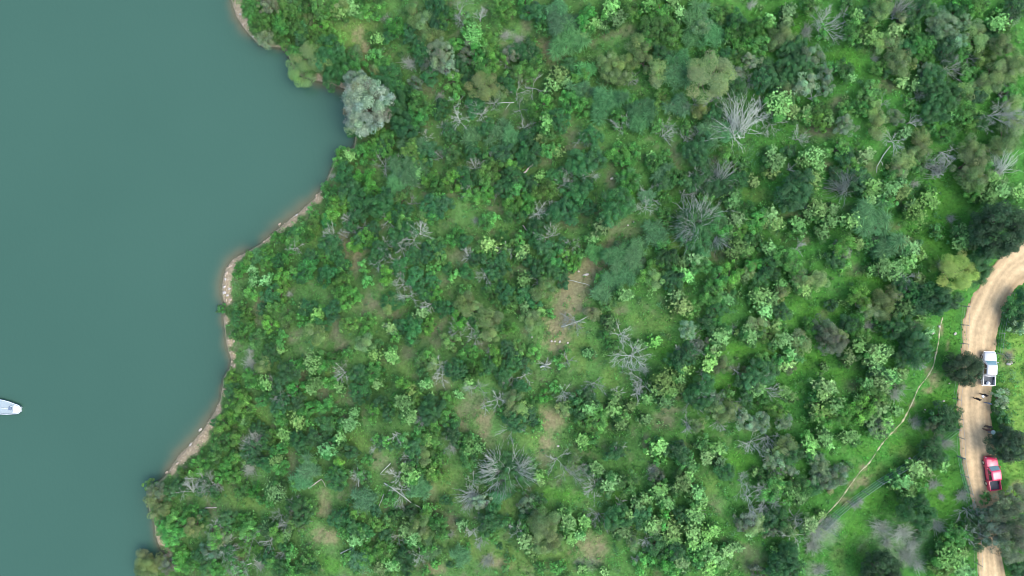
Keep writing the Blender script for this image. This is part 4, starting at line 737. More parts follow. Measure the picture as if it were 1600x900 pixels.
# ------------------------------------------------------------------ grass, weeds and low scrub
def understorey():
    r = np.random.default_rng(11); n = 245000
    P = np.column_stack([r.uniform(-72, 92, n), r.uniform(-62, 62, n)])
    d = shore_dist(P); er = np.minimum(seg_dist(P, RL[::4]), seg_dist(P, RR[::4]))
    ok = (d > .5) & (~inside(P, ROAD_POLY) | ((er < .55) & (r.uniform(0, 1, n) < .45 * (1 - er / .55)))); P, d = P[ok], d[ok]
    c, bare = ground_cover(P, d)
    den = np.clip(fbm(P, .6, 16) * 1.1 + .55, .12, 1)
    ok = (r.uniform(0, 1, len(P)) > bare * .93) & (r.uniform(0, 1, len(P)) < den) & (seg_dist(P, PATHW) > .14)
    near_r = seg_dist(P, RL) < .3
    ok &= ~(near_r & (r.uniform(0, 1, len(P)) < .4))
    P, c = P[ok], c[ok]; z = ground(P); m = len(P)
    Pj = P @ np.array([[.8, .6], [-.6, .8]]) + r.normal(0, .22, P.shape)
    mott = (.62 + .75 * hsh(Pj, 1.25)) * (.8 + .4 * hsh(Pj + 31, .55))
    V, F, C = [], [], []; base = 0
    for j in range(3):
        a = r.uniform(0, 6.28, m); el = r.uniform(.15, 1.0, m)
        T = np.column_stack([np.cos(a) * np.cos(el), np.sin(a) * np.cos(el), np.sin(el)])
        N = unit(np.array((0, 0, 1.0)) - T * T[:, 2:3] + .3 * rand_dir(m, r))
        L = r.uniform(.10, .30, m) * (1 + .5 * (r.uniform(0, 1, m) < .1))
        Q = np.column_stack([P + r.normal(0, .10, (m, 2)), z + r.uniform(-.02, .12, m)])
        v, f = leaf_quads(Q, T, N, L, L * r.uniform(.25, .6, m))
        V.append(v); F.append(f + base); base += len(v)
        cc = c * mott[:, None] * np.array((.92, 1.22, .85)) * (1 + .25 * r.normal(0, 1, (m, 1))) * (1 + .06 * r.normal(0, 1, (m, 3)))
        C.append(np.repeat(np.clip(cc, .01, .6), 4, 0))
    return np.vstack(V), np.vstack(F), np.vstack(C)
und = link('grass_and_weeds', mesh_np('grass_and_weeds', *understorey()[:2], LEAF_M, None) if False else (lambda g: mesh_np('grass_and_weeds', g[0], g[1], LEAF_M, g[2]))(understorey()))
tag(und, 'grass, weeds and low leafy plants covering the slope between the shrubs', 'grass', kind='stuff')

def low_scrub():
    r = np.random.default_rng(23); n = 10500
    P = np.column_stack([r.uniform(-72, 92, n), r.uniform(-62, 62, n)])
    d = shore_dist(P); ok = (d > .9) & ~inside(P, ROAD_POLY); P, d = P[ok], d[ok]
    c, bare = ground_cover(P, d)
    g = np.zeros(len(P))
    for k in 'gy':
        for x, y, rx, ry in PW[k]: g = np.maximum(g, (np.hypot((P[:, 0] - x) / rx, (P[:, 1] - y) / ry) < 1.1) * .85)
    ok = (r.uniform(0, 1, len(P)) > np.maximum(bare, g)) & (seg_dist(P, PATHW) > 1.1) & (seg_dist(P, RL) > .9) & (seg_dist(P, RR) > .9)
    ok &= ~((P[:, 0] < 15) & (P[:, 1] < 12) & (r.uniform(0, 1, len(P)) < .4))
    ok &= ~((P[:, 0] > 47) & (P[:, 1] < -18) & (r.uniform(0, 1, len(P)) < .75))
    P = P[ok]; z = ground(P); V, F, C = [], [], []; base = 0
    for (x, y), zz in zip(P, z):
        k = 'DMMMMPFM'[r.integers(8)]; v, f, c = RAW[(k, 'S', int(r.integers(5)))]
        s = r.uniform(.25, .9) ** 1.2; keep = int(22 + 105 * s * s); i0 = r.permutation(len(f))[:keep] if k != 'F' else np.r_[r.permutation(len(f))[:keep]]
        vv = v[f[i0]].reshape(-1, 3); cc = c[f[i0]].reshape(-1, 3)
        a = r.uniform(0, 6.28); ca, sa = math.cos(a), math.sin(a)
        ctr = vv.reshape(-1, 4, 3).mean(1).repeat(4, 0)
        vv = ctr * s + (vv - ctr) * max(s * 1.3, 1.15)
        V.append(np.column_stack([vv[:, 0] * ca - vv[:, 1] * sa + x, vv[:, 0] * sa + vv[:, 1] * ca + y, vv[:, 2] * .8 + zz]))
        F.append(np.arange(len(vv), dtype=np.int32).reshape(-1, 4) + base); base += len(vv)
        C.append(np.clip(cc * jitter(np.array(BASE[k]) * (.75 if k == 'P' else 1), r, .22), .01, .8))
    return np.vstack(V), np.vstack(F), np.vstack(C)
g = low_scrub()
ls = link('low_scrub', mesh_np('low_scrub', g[0], g[1], LEAF_M, g[2]))
tag(ls, 'knee-high scrub and seedlings growing among the shrubs', 'scrub', kind='stuff')

# ------------------------------------------------------------------ mesh helper for made things
class MB:
    def __init__(s): s.v, s.f = [], []
    def add(s, v, f):
        b = len(s.v); s.v += [tuple(map(float, p)) for p in v]; s.f += [tuple(i + b for i in q) for q in f]
    def box(s, c, d, taper=0.0):
        x, y, z = c; a, b, h = d[0] / 2, d[1] / 2, d[2] / 2; t = 1 - taper
        s.add([(x - a, y - b, z - h), (x + a, y - b, z - h), (x + a, y + b, z - h), (x - a, y + b, z - h), (x - a * t, y - b * t, z + h), (x + a * t, y - b * t, z + h), (x + a * t, y + b * t, z + h), (x - a * t, y + b * t, z + h)],
              [(3, 2, 1, 0), (4, 5, 6, 7), (0, 1, 5, 4), (1, 2, 6, 5), (2, 3, 7, 6), (3, 0, 4, 7)])
    def loft(s, rings, cap=True):
        n = len(rings[0]); v = [p for r in rings for p in r]; f = []
        for i in range(len(rings) - 1):
            for k in range(n): f.append((i * n + k, i * n + (k + 1) % n, (i + 1) * n + (k + 1) % n, (i + 1) * n + k))
        if cap: f += [tuple(range(n - 1, -1, -1)), tuple((len(rings) - 1) * n + k for k in range(n))]
        s.add(v, f)
    def tube(s, pts, rad, sides=6):
        pts = [np.array(p, float) for p in pts]; rings = []
        rad = rad if hasattr(rad, '__len__') else [rad] * len(pts)
        for i, p in enumerate(pts):
            t = unit(pts[min(i + 1, len(pts) - 1)] - pts[max(i - 1, 0)]); ref = np.array((0, 0, 1.0)) if abs(t[2]) < .9 else np.array((1.0, 0, 0))
            u = unit(np.cross(t, ref)); w = np.cross(u, t)
            rings.append([p + rad[i] * (u * math.cos(a) + w * math.sin(a)) for a in np.arange(sides) * 2 * math.pi / sides])
        s.loft(rings)
    def lathe_x(s, prof, c, n=20):      # profile (x, r) round the x axis
        rings = [[(c[0] + x, c[1] + r * math.cos(a), c[2] + r * math.sin(a)) for a in np.arange(n) * 2 * math.pi / n] for x, r in prof]
        s.loft(rings)
    def build(s, name, mat, parent=None, smooth=False, bevel=0.0):
        me = bpy.data.meshes.new(name); me.from_pydata(s.v, [], s.f); me.materials.append(mat)
        bm = bmesh.new(); bm.from_mesh(me); bmesh.ops.recalc_face_normals(bm, faces=bm.faces); bm.to_mesh(me); bm.free()
        for p in me.polygons: p.use_smooth = smooth
        o = link(name, me, parent)
        if bevel:
            m = o.modifiers.new('bevel', 'BEVEL'); m.width = bevel; m.segments = 2; m.limit_method = 'ANGLE'
        return o
def empty(name, loc, rz=0.0, nrm=None):
    o = bpy.data.objects.new(name, None); o.empty_display_size = .5; COL.objects.link(o); o.location = loc
    if nrm is not None:
        q = Vector((0, 0, 1)).rotation_difference(Vector(nrm)); o.rotation_euler = (q.to_matrix() @ Matrix.Rotation(rz, 3, 'Z')).to_euler()
    else: o.rotation_euler = (0, 0, rz)
    return o
def normal_at(x, y, e=1.5):
    return unit(np.array((gz(x - e, y) - gz(x + e, y), gz(x, y - e) - gz(x, y + e), 4 * e * .5)))

RUBBER = simple_mat('black_rubber', (.02,.02,.02), .8); RIM = simple_mat('alloy_rim', (.55,.55,.55), .35, .8)
GLASS = simple_mat('tinted_window_glass', (.015,.02,.03), .04, spec=.9); WIND = simple_mat('windscreen_glass_sky_sheen', (.16,.30,.34), .05, spec=1.0)  # windscreen base colour carries a painted pale blue sky reflection
CHROME = simple_mat('chrome_trim', (.75,.75,.75), .15, .9); LAMP = simple_mat('clear_headlight', (.8,.82,.85), .1); TAIL = simple_mat('red_tail_light', (.45,.02,.02), .2)
BLACKP = simple_mat('black_plastic', (.03,.03,.035), .6); LINER = simple_mat('grey_bed_liner', (.07,.085,.10), .7)

def pickup(px, py, heading, paint, liner, label, group):
    w = world_of(px, py)[0]; root = empty('pickup_truck', (w[0], w[1], w[2] + .03), heading, normal_at(w[0], w[1]))
    tag(root, label, 'pickup truck', group)
    # local: +y forward, x to the right; length 5.3 m
    def ring(y, hw, z0, z1, tuck=.06, top=.05):
        return [(-hw + tuck, y, z0), (hw - tuck, y, z0), (hw, y, z0 + .16), (hw, y, (z0 + z1) * .55), (hw - .03, y, z1 - top), (hw - .12, y, z1), (-hw + .12, y, z1), (-hw + .03, y, z1 - top), (-hw, y, (z0 + z1) * .55), (-hw, y, z0 + .16)]
    b = MB()
    b.loft([ring(2.58, .72, .50, .88), ring(2.50, .82, .42, 1.0), ring(2.2, .89, .38, 1.07), ring(1.6, .915, .36, 1.11), ring(1.15, .92, .36, 1.14), ring(.8, .92, .36, 1.10), ring(-.2, .92, .36, 1.10), ring(-1.02, .92, .36, 1.10)])
    b.build('body', paint, root, True, 0)
    c = MB()                                                    # cab with raked screen
    def cring(y0, y1, hw, z, r=.10):
        return [(-hw + r, y1, z), (hw - r, y1, z), (hw, y1 - r, z), (hw, y0 + r, z), (hw - r, y0, z), (-hw + r, y0, z), (-hw, y0 + r, z), (-hw, y1 - r, z)]
    c.loft([cring(-1.02, 1.25, .885, 1.08), cring(-.98, .98, .84, 1.32), cring(-.90, .62, .745, 1.68), cring(-.82, .48, .68, 1.755), cring(-.6, .25, .5, 1.775)])
    c.build('cab', paint, root, True)
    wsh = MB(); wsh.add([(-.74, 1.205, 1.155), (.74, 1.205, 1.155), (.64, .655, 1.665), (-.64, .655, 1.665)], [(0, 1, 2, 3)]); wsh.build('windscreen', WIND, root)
    rw = MB(); rw.add([(-.68, -1.01, 1.22), (.68, -1.01, 1.22), (.60, -.925, 1.62), (-.60, -.925, 1.62)], [(0, 1, 2, 3)]); rw.build('rear_window', GLASS, root)
    for s in (-1, 1):
        for y0, y1, t0, t1 in ((.10, .92, .08, .50), (-.82, .02, -.76, 0)):
            g = MB(); g.add([(s * .888, y0, 1.15), (s * .888, y1, 1.15), (s * .772, t1, 1.62), (s * .772, t0, 1.62)], [(0, 1, 2, 3)]); g.build('side_window', GLASS, root)
        for y in (.25, -.66):
            h = MB(); h.box((s * .93, y, 1.0), (.03, .16, .035)); h.build('door_handle', CHROME, root, bevel=.01)
        m = MB(); m.box((s * 1.02, .98, 1.20), (.22, .12, .17), .2); m.box((s * .92, .98, 1.13), (.12, .05, .05)); m.build('mirror', paint, root, bevel=.03)
        l = MB(); l.box((s * .66, 2.49, .86), (.30, .14, .16), .1); l.build('headlight', LAMP, root, bevel=.03)
        l = MB(); l.box((s * .86, -2.60, .92), (.12, .07, .30)); l.build('tail_light', TAIL, root, bevel=.02)
        r = MB(); r.box((s * .905, -.02, .40), (.16, 2.0, .07)); r.build('side_step', BLACKP, root, bevel=.02)
        for y in (1.68, -1.55):
            t = MB(); t.lathe_x([(-.12, .22), (-.125, .34), (-.09, .385), (.09, .385), (.125, .34), (.12, .22)], (s * .84, y, .385)); wh = t.build('wheel', RUBBER, root, True)
            q = MB(); q.lathe_x([(-.10, .05), (-.06, .23), (.06, .23), (.10, .05)], (s * .90, y, .385), 16); q.build('rim', RIM, wh)
            a = MB()
            for th in np.linspace(0, math.pi, 9)[:-1]:
                th2 = th + math.pi / 8
                a.add([(s * .97, y + .40 * math.cos(th), .385 + .40 * math.sin(th)), (s * .97, y + .40 * math.cos(th2), .385 + .40 * math.sin(th2)), (s * .97, y + .49 * math.cos(th2), .385 + .49 * math.sin(th2)), (s * .97, y + .49 * math.cos(th), .385 + .49 * math.sin(th)),
                       (s * .88, y + .40 * math.cos(th), .385 + .40 * math.sin(th)), (s * .88, y + .40 * math.cos(th2), .385 + .40 * math.sin(th2)), (s * .88, y + .49 * math.cos(th2), .385 + .49 * math.sin(th2)), (s * .88, y + .49 * math.cos(th), .385 + .49 * math.sin(th))], [(0, 1, 2, 3), (3, 2, 6, 7), (0, 1, 5, 4)])
            a.build('wheel_arch', paint, root)
    g = MB(); g.box((0, 2.575, .80), (1.0, .06, .22)); g.build('grille', BLACKP, root, bevel=.02)
    f = MB(); f.loft([[(-.86, 2.42, .40), (.86, 2.42, .40), (.86, 2.42, .66), (-.86, 2.42, .66)], [(-.76, 2.66, .42), (.76, 2.66, .42), (.76, 2.66, .64), (-.76, 2.66, .64)]]); f.build('front_bumper', CHROME if liner is None else paint, root, bevel=.04)
    f = MB(); f.box((0, -2.68, .52), (1.7, .16, .18)); f.build('rear_bumper', CHROME, root, bevel=.03)
    for s in (-1, 1):
        bd = MB(); bd.loft([[(s * .92, -1.04, .42), (s * .80, -1.04, .42), (s * .80, -1.04, 1.10), (s * .905, -1.04, 1.10)], [(s * .92, -2.58, .46), (s * .80, -2.58, .46), (s * .80, -2.58, 1.10), (s * .905, -2.58, 1.10)]])
        bd.build('bed_side', paint, root, bevel=.015)
    bd = MB(); bd.box((0, -1.075, .80), (1.596, .06, .58)); bd.build('bed_front', paint, root, bevel=.015)
    tg_ = MB(); tg_.box((0, -2.56, .80), (1.59, .07, .58)); tg_.build('tailgate', paint, root, bevel=.015)
    fl = MB(); fl.box((0, -1.815, .62), (1.59, 1.40, .06))
    for i in range(7): fl.box((-.66 + .22 * i, -1.815, .66), (.09, 1.39, .02))
    fl.build('bed_floor', LINER, root)
    return root
WHITE = simple_mat('white_car_paint', (.56,.58,.60), .25, noise=.03, coat=.6); RED = simple_mat('red_car_paint', (.60,.045,.11), .25, noise=.04, coat=.8)
tw = pickup(1540.5, 574.5, math.radians(-2), WHITE, None, 'white double-cab pickup truck parked on the dirt road', 'pickups on the dirt road')
tr_ = pickup(1545, 737.5, math.radians(7), RED, 1, 'red double-cab pickup truck parked on the dirt road', 'pickups on the dirt road')
# roll bar of the red truck bed
b = MB(); b.tube([(-.84, -1.2, 1.10), (-.74, -1.15, 1.42), (.74, -1.15, 1.42), (.84, -1.2, 1.10)], .035); b.build('roll_bar', CHROME, tw, True)
SACK = simple_mat('white_woven_sack', (.78,.80,.82), .9)
m3 = tw.matrix_basis
b = MB(); b.loft([[(.14 * math.cos(a) * k, .16 * math.sin(a) * k, z) for a in np.arange(10) * .6283] for z, k in ((0, 1.3), (.12, 1.9), (.35, 1.8), (.5, 1.2), (.56, .4))])
sk = b.build('sack', SACK, None, True); sk.location = m3 @ Vector((-.12, -2.30, .68)); tag(sk, 'white sack standing in the bed of the white pickup', 'sack')

# ------------------------------------------------------------------ boat
HULL = simple_mat('white_boat_gelcoat', (.60,.66,.68), .3, noise=.05, coat=.4); DECK = simple_mat('pale_blue_deck', (.29,.36,.38), .6, noise=.10); NAVY = simple_mat('dark_rub_rail', (.02,.05,.07), .6); SEATM = simple_mat('grey_blue_seat', (.12,.17,.24), .7)
s0 = CAM_H / FPX
boat = empty('motor_boat', ((1.0 - 800) * s0, (450 - 634.6) * s0, 0), math.radians(-8.5)); tag(boat, 'white open motor boat on the lake, cut by the left edge', 'boat')
st = np.array([(-3.6, 1.22), (-2.4, 1.30), (-1, 1.36), (.6, 1.34), (1.8, 1.20), (2.8, .98), (3.45, .86), (3.85, .70), (4.05, .48)])
def hull_ring(x, hw, z0):
    k = .75
    return [(x - .12 * (x > 3), -hw * .45, z0), (x - .12 * (x > 3), hw * .45, z0), (x, hw * k, .05), (x, hw, .55), (x, hw - .10, .58), (x, hw - .12, .36), (x, -hw + .12, .36), (x, -hw + .10, .58), (x, -hw, .55), (x, -hw * k, .05)]
h = MB(); h.loft([hull_ring(x, w_, -.35 if x < 3.5 else -.1) for x, w_ in st]); h.build('hull', HULL, boat, False)
dk = MB(); n = 7
dv = [(x, -w_ + .13, .385) for x, w_ in st[:n]] + [(x, w_ - .13, .385) for x, w_ in st[:n]][::-1]
dk.add(dv, [tuple(range(2 * n))]); dk.build('deck', DECK, boat)
fd = MB(); fd.loft([[(2.75, -.84, .40), (2.75, .84, .40), (2.75, .80, .60), (2.75, -.80, .60)], [(3.45, -.74, .40), (3.45, .74, .40), (3.45, .68, .64), (3.45, -.68, .64)], [(4.0, -.46, .42), (4.0, .46, .42), (4.0, .40, .60), (4.0, -.40, .60)]]); fd.build('foredeck', HULL, boat, bevel=.03)
rl = MB()
for s in (-1, 1): rl.tube([(x, s * (w_ + .02), .46) for x, w_ in st], .07, 6)
rl.build('rub_rail', NAVY, boat)
for x in (-2.2, -.4):
    q = MB(); q.box((x, 0, .52), (.42, 2.1, .10)); q.build('bench', HULL, boat, bevel=.02)
q = MB(); q.box((2.15, .0, .52), (.5, .6, .25)); q.build('locker', SEATM, boat, bevel=.03)
q = MB(); q.tube([(-2.0, -.25, .45), (-.4, -.22, .47), (2.0, -.12, .47)], .06); q.build('stringer', HULL, boat)
q = MB(); q.box((-3.85, 0, .55), (.45, .42, .55), .25); q.box((-3.8, 0, .1), (.18, .14, .9)); q.build('outboard_motor', BLACKP, boat, bevel=.05)
q = MB(); q.tube([(2.35, .35, .40), (2.35, .35, .85)], .05); q.tube([(2.0, .45, .66), (2.6, .45, .66)], .04); q.build('bow_cleat', HULL, boat)

# ------------------------------------------------------------------ fences
POSTM = simple_mat('weathered_concrete_post', (.30,.31,.29), .9); WIREM = simple_mat('galvanised_wire', (.35,.38,.37), .5, .6)
def net_mat():
    m, n, l, b = new_mat('green_fence_netting'); b.inputs['Base Color'].default_value = (.13,.30,.22,1); b.inputs['Roughness'].default_value = .7
    tc = n.new('ShaderNodeTexCoord'); wv = n.new('ShaderNodeTexVoronoi'); wv.inputs['Scale'].default_value = 9
    l.new(tc.outputs['Object'], wv.inputs['Vector'])
    r = n.new('ShaderNodeMapRange'); r.inputs['From Min'].default_value = 0; r.inputs['From Max'].default_value = .6; r.inputs['To Min'].default_value = .12; r.inputs['To Max'].default_value = .46
    l.new(wv.outputs['Distance'], r.inputs['Value']); l.new(r.outputs['Result'], b.inputs['Alpha'])
    return m
NET = net_mat()
def fence(pts, name, label, group, netted, height=2.0, wires=4, step=2.6):
    w = world_of(*np.array(pts, float).T)[:, :2]; L = np.hypot(*np.diff(w, axis=0).T).sum(); P = resample(w, max(3, int(L / step) + 1)); z = ground(P)
    root = empty(name, (P[0, 0], P[0, 1], z[0])); tag(root, label, 'fence', group); o = np.array((P[0, 0], P[0, 1], z[0]))
    G = np.column_stack([P, z]) - o
    for i, g in enumerate(G):
        b = MB(); ln = RNG.normal(0, .03, 2); b.tube([g - (0, 0, .3), g + (ln[0], ln[1], height)], [.06, .05], 6); b.build('post', POSTM, root)
    for k in range(wires):
        b = MB(); b.tube([g + (0, 0, .15 + (height - .2) * k / (wires - 1) - .02) for g in G], .012 if k < wires - 1 else .02, 4); b.build('wire', WIREM, root)
    for i in range(len(G) - 1):
        if not netted(i, len(G)): continue
        a, c = G[i], G[i + 1]; b = MB(); V = []
        dr = unit(np.array((-(c - a)[1], (c - a)[0], 0)))
        for v in np.linspace(0, 1, 5):
            for u in np.linspace(0, 1, 5): V.append(a + (c - a) * u + np.array((0, 0, .04 + v * (height - .12) - .05 * math.sin(math.pi * u) * v)) + dr * (.04 + .05 * math.sin(math.pi * u) * math.sin(math.pi * v)))
        b.add(V, [(r * 5 + q, r * 5 + q + 1, r * 5 + q + 6, r * 5 + q + 5) for r in range(4) for q in range(4)]); b.build('netting', NET, root)
    return root
fence([(1503,478),(1502,497),(1501,525),(1499,553),(1495,585),(1489,616),(1492,649),(1495,682),(1496,712)], 'wire_fence', 'thin wire fence with posts along the left road edge', 'fences by the road', lambda i, n: False)
fence([(1496,713),(1500,738),(1508,768),(1514,800),(1520,835),(1522,870),(1523,905)], 'netting_fence', 'green netting fence at the left road edge beside the red pickup', 'fences by the road', lambda i, n: i < 2)
fence([(1488,668),(1450,697),(1420,720),(1375,747),(1340,772),(1312,792),(1282,821)], 'netting_fence', 'green netting fence running diagonally from the road down to the trail foot', 'fences by the road', lambda i, n: True, 2.1)
fence([(1577,458),(1566,492),(1560,525),(1558,552)], 'wire_fence', 'short wire fence on the right road edge above the white pickup', 'fences by the road', lambda i, n: False, 1.3, 3)

# ------------------------------------------------------------------ fallen logs and limbs
LOGS = [([(815,276),(824,264),(834,254)], .15, LOG_M, 0, 'pinkish bleached fallen log, straight and thick, upper middle'),
 ([(600,755),(625,771),(642,786),(655,792)], .11, DEAD_M, 5, 'long grey fallen limb with side branches, lower left of the wide dark shrub'),
 ([(844,574),(852,571),(861,567)], .17, DEAD_M, 2, 'short white fallen log below the row of white stones'),
 ([(822,332),(836,335),(850,335)], .09, DEAD_M, 2, 'curved grey fallen limb among dark shrubs left of the brown patch'),
 ([(532,865),(541,860),(550,856)], .11, DEAD_M, 0, 'short straight white log near the bottom edge, right of the bright grass'),
 ([(482,763),(492,756),(502,749)], .11, LOG_M, 1, 'tan fallen branch above the dark shrub with white limbs'),
 ([(370,891),(381,885),(393,880)], .10, DEAD_M, 2, 'pale fallen limb at the bottom edge, lower left'),
 ([(320,794),(329,794),(338,793)], .09, LOG_M, 0, 'tan fallen stick in the lower left point near the lake'),
 ([(877,511),(900,504),(921,493)], .08, DEAD_M, 4, 'spindly grey fallen limb at the right side of the dirt clearing'),
 ([(1392,228),(1380,243),(1372,256),(1370,270)], .09, DEAD_M, 1, 'curved grey fallen trunk in the upper right wood'),
 ([(777,161),(790,160),(803,160)], .09, DEAD_M, 1, 'white straight limb lying level near the upper middle dead trees'),
 ([(536,362),(553,363),(570,361)], .07, DEAD_M, 1, 'thin grey limb lying level above the soil gap near the long bank'),
 ([(610,724),(602,732),(594,741)], .07, DEAD_M, 1, 'thin grey stick above the long fallen limb'),
 ([(600,772),(595,784),(590,796)], .08, DEAD_M, 0, 'grey stick standing steep below the long fallen limb'),
 ([(1147,577),(1151,580),(1155,583)], .10, DEAD_M, 0, 'short grey log right of the sprawling dead tree'),
 ([(1050,615),(1058,616),(1066,615)], .07, DEAD_M, 0, 'thin pale stick at the edge of the soil gap under the sprawling tree'),
 ([(817,352),(821,357),(826,362)], .09, LOG_M, 0, 'short pinkish stick in the dark shrubs right of centre left'),
 ([(1025,858),(1036,862),(1051,859)], .06, DEAD_M, 0, 'thin curved grey branch near the bottom, right of the near-black shrub'),
 ([(558,730),(560,745),(560,761)], .07, DEAD_M, 1, 'thin white upright stick left of the long fallen limb'),
 ([(890,438),(905,441),(921,446)], .05, DEAD_M, 0, 'very thin stick lying in the dirt clearing')]
for pts, rad, mat, nb, lab in LOGS:
    a = np.array(pts, float); w = world_of(a[:, 0], a[:, 1], .5); P = resample(w[:, :2], 6); z = ground(P) + rad + .35
    o0 = np.array((P[0, 0], P[0, 1], z[0])); Q = np.column_stack([P, z]) - o0
    r = np.random.default_rng(int(a[0, 0])); Q[1:-1] += r.normal(0, .05, Q[1:-1].shape)
    root = empty('fallen_log', o0); tag(root, lab, 'log', 'fallen logs and limbs')
    b = MB(); b.tube(list(Q), list(np.linspace(rad, rad * .55, 6)), 8); b.build('trunk', mat, root, True)
    for k in range(nb):
        p = Q[r.integers(1, 6)]; d = unit((Q[-1] - Q[0]) * r.uniform(.1, .8) / np.linalg.norm(Q[-1] - Q[0]) + np.append(r.normal(0, .8, 2), r.uniform(0, .5)))
        l = r.uniform(.6, 1.7); b = MB(); b.tube([p, p + d * l * .5 + r.normal(0, .08, 3), p + d * l], [rad * .5, rad * .35, rad * .15], 5); b.build('branch', mat, root, True)

# ------------------------------------------------------------------ stones
STONE = simple_mat('pale_limestone', (.46,.435,.39), .9, noise=.25, scale=3)
STONE2 = simple_mat('tan_bank_rock', (.44,.36,.27), .9, noise=.25, scale=3)
ROCKS = [(950,411,.24,.55,85,STONE,'upright white stone, upper of the two by the dirt clearing'),(915.5,429.5,.55,.26,15,STONE,'long white stone, lower of the two by the dirt clearing'),(904,424,.20,.16,0,STONE,'small pale stone left of the long white stone'),
 (862,533,.20,.18,0,STONE,'first white stone of the row in the dirt clearing, leftmost'),(867,533.5,.18,.16,30,STONE,'second white stone from the left of the row'),(874.5,534,.26,.20,60,STONE,'third white stone from the left of the row, largest'),(887,535.5,.20,.18,0,STONE,'last white stone of the row, rightmost'),
 (831,527,.18,.16,0,STONE,'small white stone at the wood edge left of the row'),(956,279,.34,.22,20,STONE,'white stone beside the soil track above the brown patch'),(990,347,.20,.18,0,STONE,'upper white stone on the brown patch'),(981,352,.15,.13,0,STONE,'lower white stone on the brown patch'),
 (872,697,.24,.18,10,STONE,'cream stone on the dirt above the pale forked dead tree'),(1577.5,567,.62,.36,20,STONE,'largest pale boulder, in the grass right of the white pickup'),(1491.5,521.5,.30,.22,45,STONE,'white stone in the grass between trail and road'),(1467,510,.22,.20,0,STONE,'white stone at the top of the trail'),(1457,520.5,.26,.22,30,STONE,'white stone left of the upper trail'),
 (1474,626.5,.22,.16,0,STONE,'larger white stone in the grass left of the people'),(1469,627.5,.15,.12,0,STONE,'smaller white stone in the grass left of the people'),(1445,640,.15,.12,0,STONE,'white pebble in the grass right of the middle trail'),(1483,599,.16,.14,0,STONE,'white pebble left of the dark tree by the white pickup'),(1421,716,.22,.16,0,STONE,'white stone on the diagonal fence line'),
 (350,456,.55,.45,10,STONE,'big white rock at the waterline of the left point'),(352,447,.50,.36,50,STONE,'white rock above the big waterline rock'),(354,463,.46,.34,0,STONE,'white rock below the big waterline rock'),(357,452,.40,.32,20,STONE,'white rock inland of the big waterline rock'),(353,436,.42,.30,70,STONE,'pale rock on the upper left point'),(360,416,.60,.34,40,STONE2,'tan rock ledge on the upper left point'),(355,425,.55,.30,60,STONE2,'tan rock below the rock ledge'),(359,470,.40,.34,10,STONE2,'tan rock at the lower end of the white rocks'),
 (364,533,.40,.26,80,STONE2,'brown rock on the bank below the left point'),(364,565,.34,.28,20,STONE2,'dark brown rock on the small muddy bank'),(376,24,.40,.30,60,STONE,'pale rock on the top bank'),(380,37,.44,.30,60,STONE2,'tan rock lower on the top bank'),(398,58,.40,.22,20,STONE,'white rock under the bushes of the top bank'),(491,122,.40,.24,10,STONE,'white rock under the tree leaning over the cove'),(502,126,.40,.26,20,STONE2,'tan rock beside the dark cove water'),
 (463,338,.50,.26,35,STONE,'white slab on the long tan bank'),(495,305,.40,.24,60,STONE2,'rock at the upper end of the long tan bank'),(436,352,.46,.28,40,STONE2,'tan rock midway on the long tan bank'),(415,376,.36,.24,40,STONE2,'tan rock at the lower end of the long tan bank'),(316,672,.60,.30,48,STONE,'pale slab on the sandy lower bank'),(300,694,.55,.30,48,STONE,'second pale slab down the sandy lower bank'),(276,722,.50,.32,30,STONE2,'reddish rock near the foot of the sandy bank'),(263,738,.46,.30,20,STONE2,'reddish rock at the foot of the sandy bank'),(269,860,.40,.34,70,STONE,'white rock on the lowest bank'),(247,826,.34,.24,80,STONE2,'tan rock on the upper part of the lowest bank')]
def rock_mesh(r, mat, sub=2):
    bm = bmesh.new(); bmesh.ops.create_icosphere(bm, subdivisions=sub, radius=1)
    cuts = rand_dir(7, r); lim = r.uniform(.62, .9, 7)
    for v in bm.verts:
        p = np.array(v.co)
        for c, l in zip(cuts, lim):
            e = p @ c
            if e > l: p = p - c * (e - l)
        v.co = p * (1 + .05 * r.normal())
    me = bpy.data.meshes.new('rock'); bm.to_mesh(me); bm.free(); me.materials.append(mat); return me
for px, py, rx, ry, rot, mat, lab in ROCKS:
    if px < 520: rx, ry, px, py = rx * .72, ry * .72, px + 2.0 * math.sin(py * 1.7), py + 2.0 * math.cos(px * 2.3)
    w = world_of(px, py)[0]; r = np.random.default_rng(int(px * 10 + py)); o = link('rock', rock_mesh(r, mat), None, (w[0], w[1], max(w[2], -.05) + .08 + .1 * min(rx, ry)))
    o.scale = (rx, ry, min(rx, ry) * .8); o.rotation_euler = (0, 0, math.radians(rot)); tag(o, lab, 'rock', 'pale stones and bank rocks')
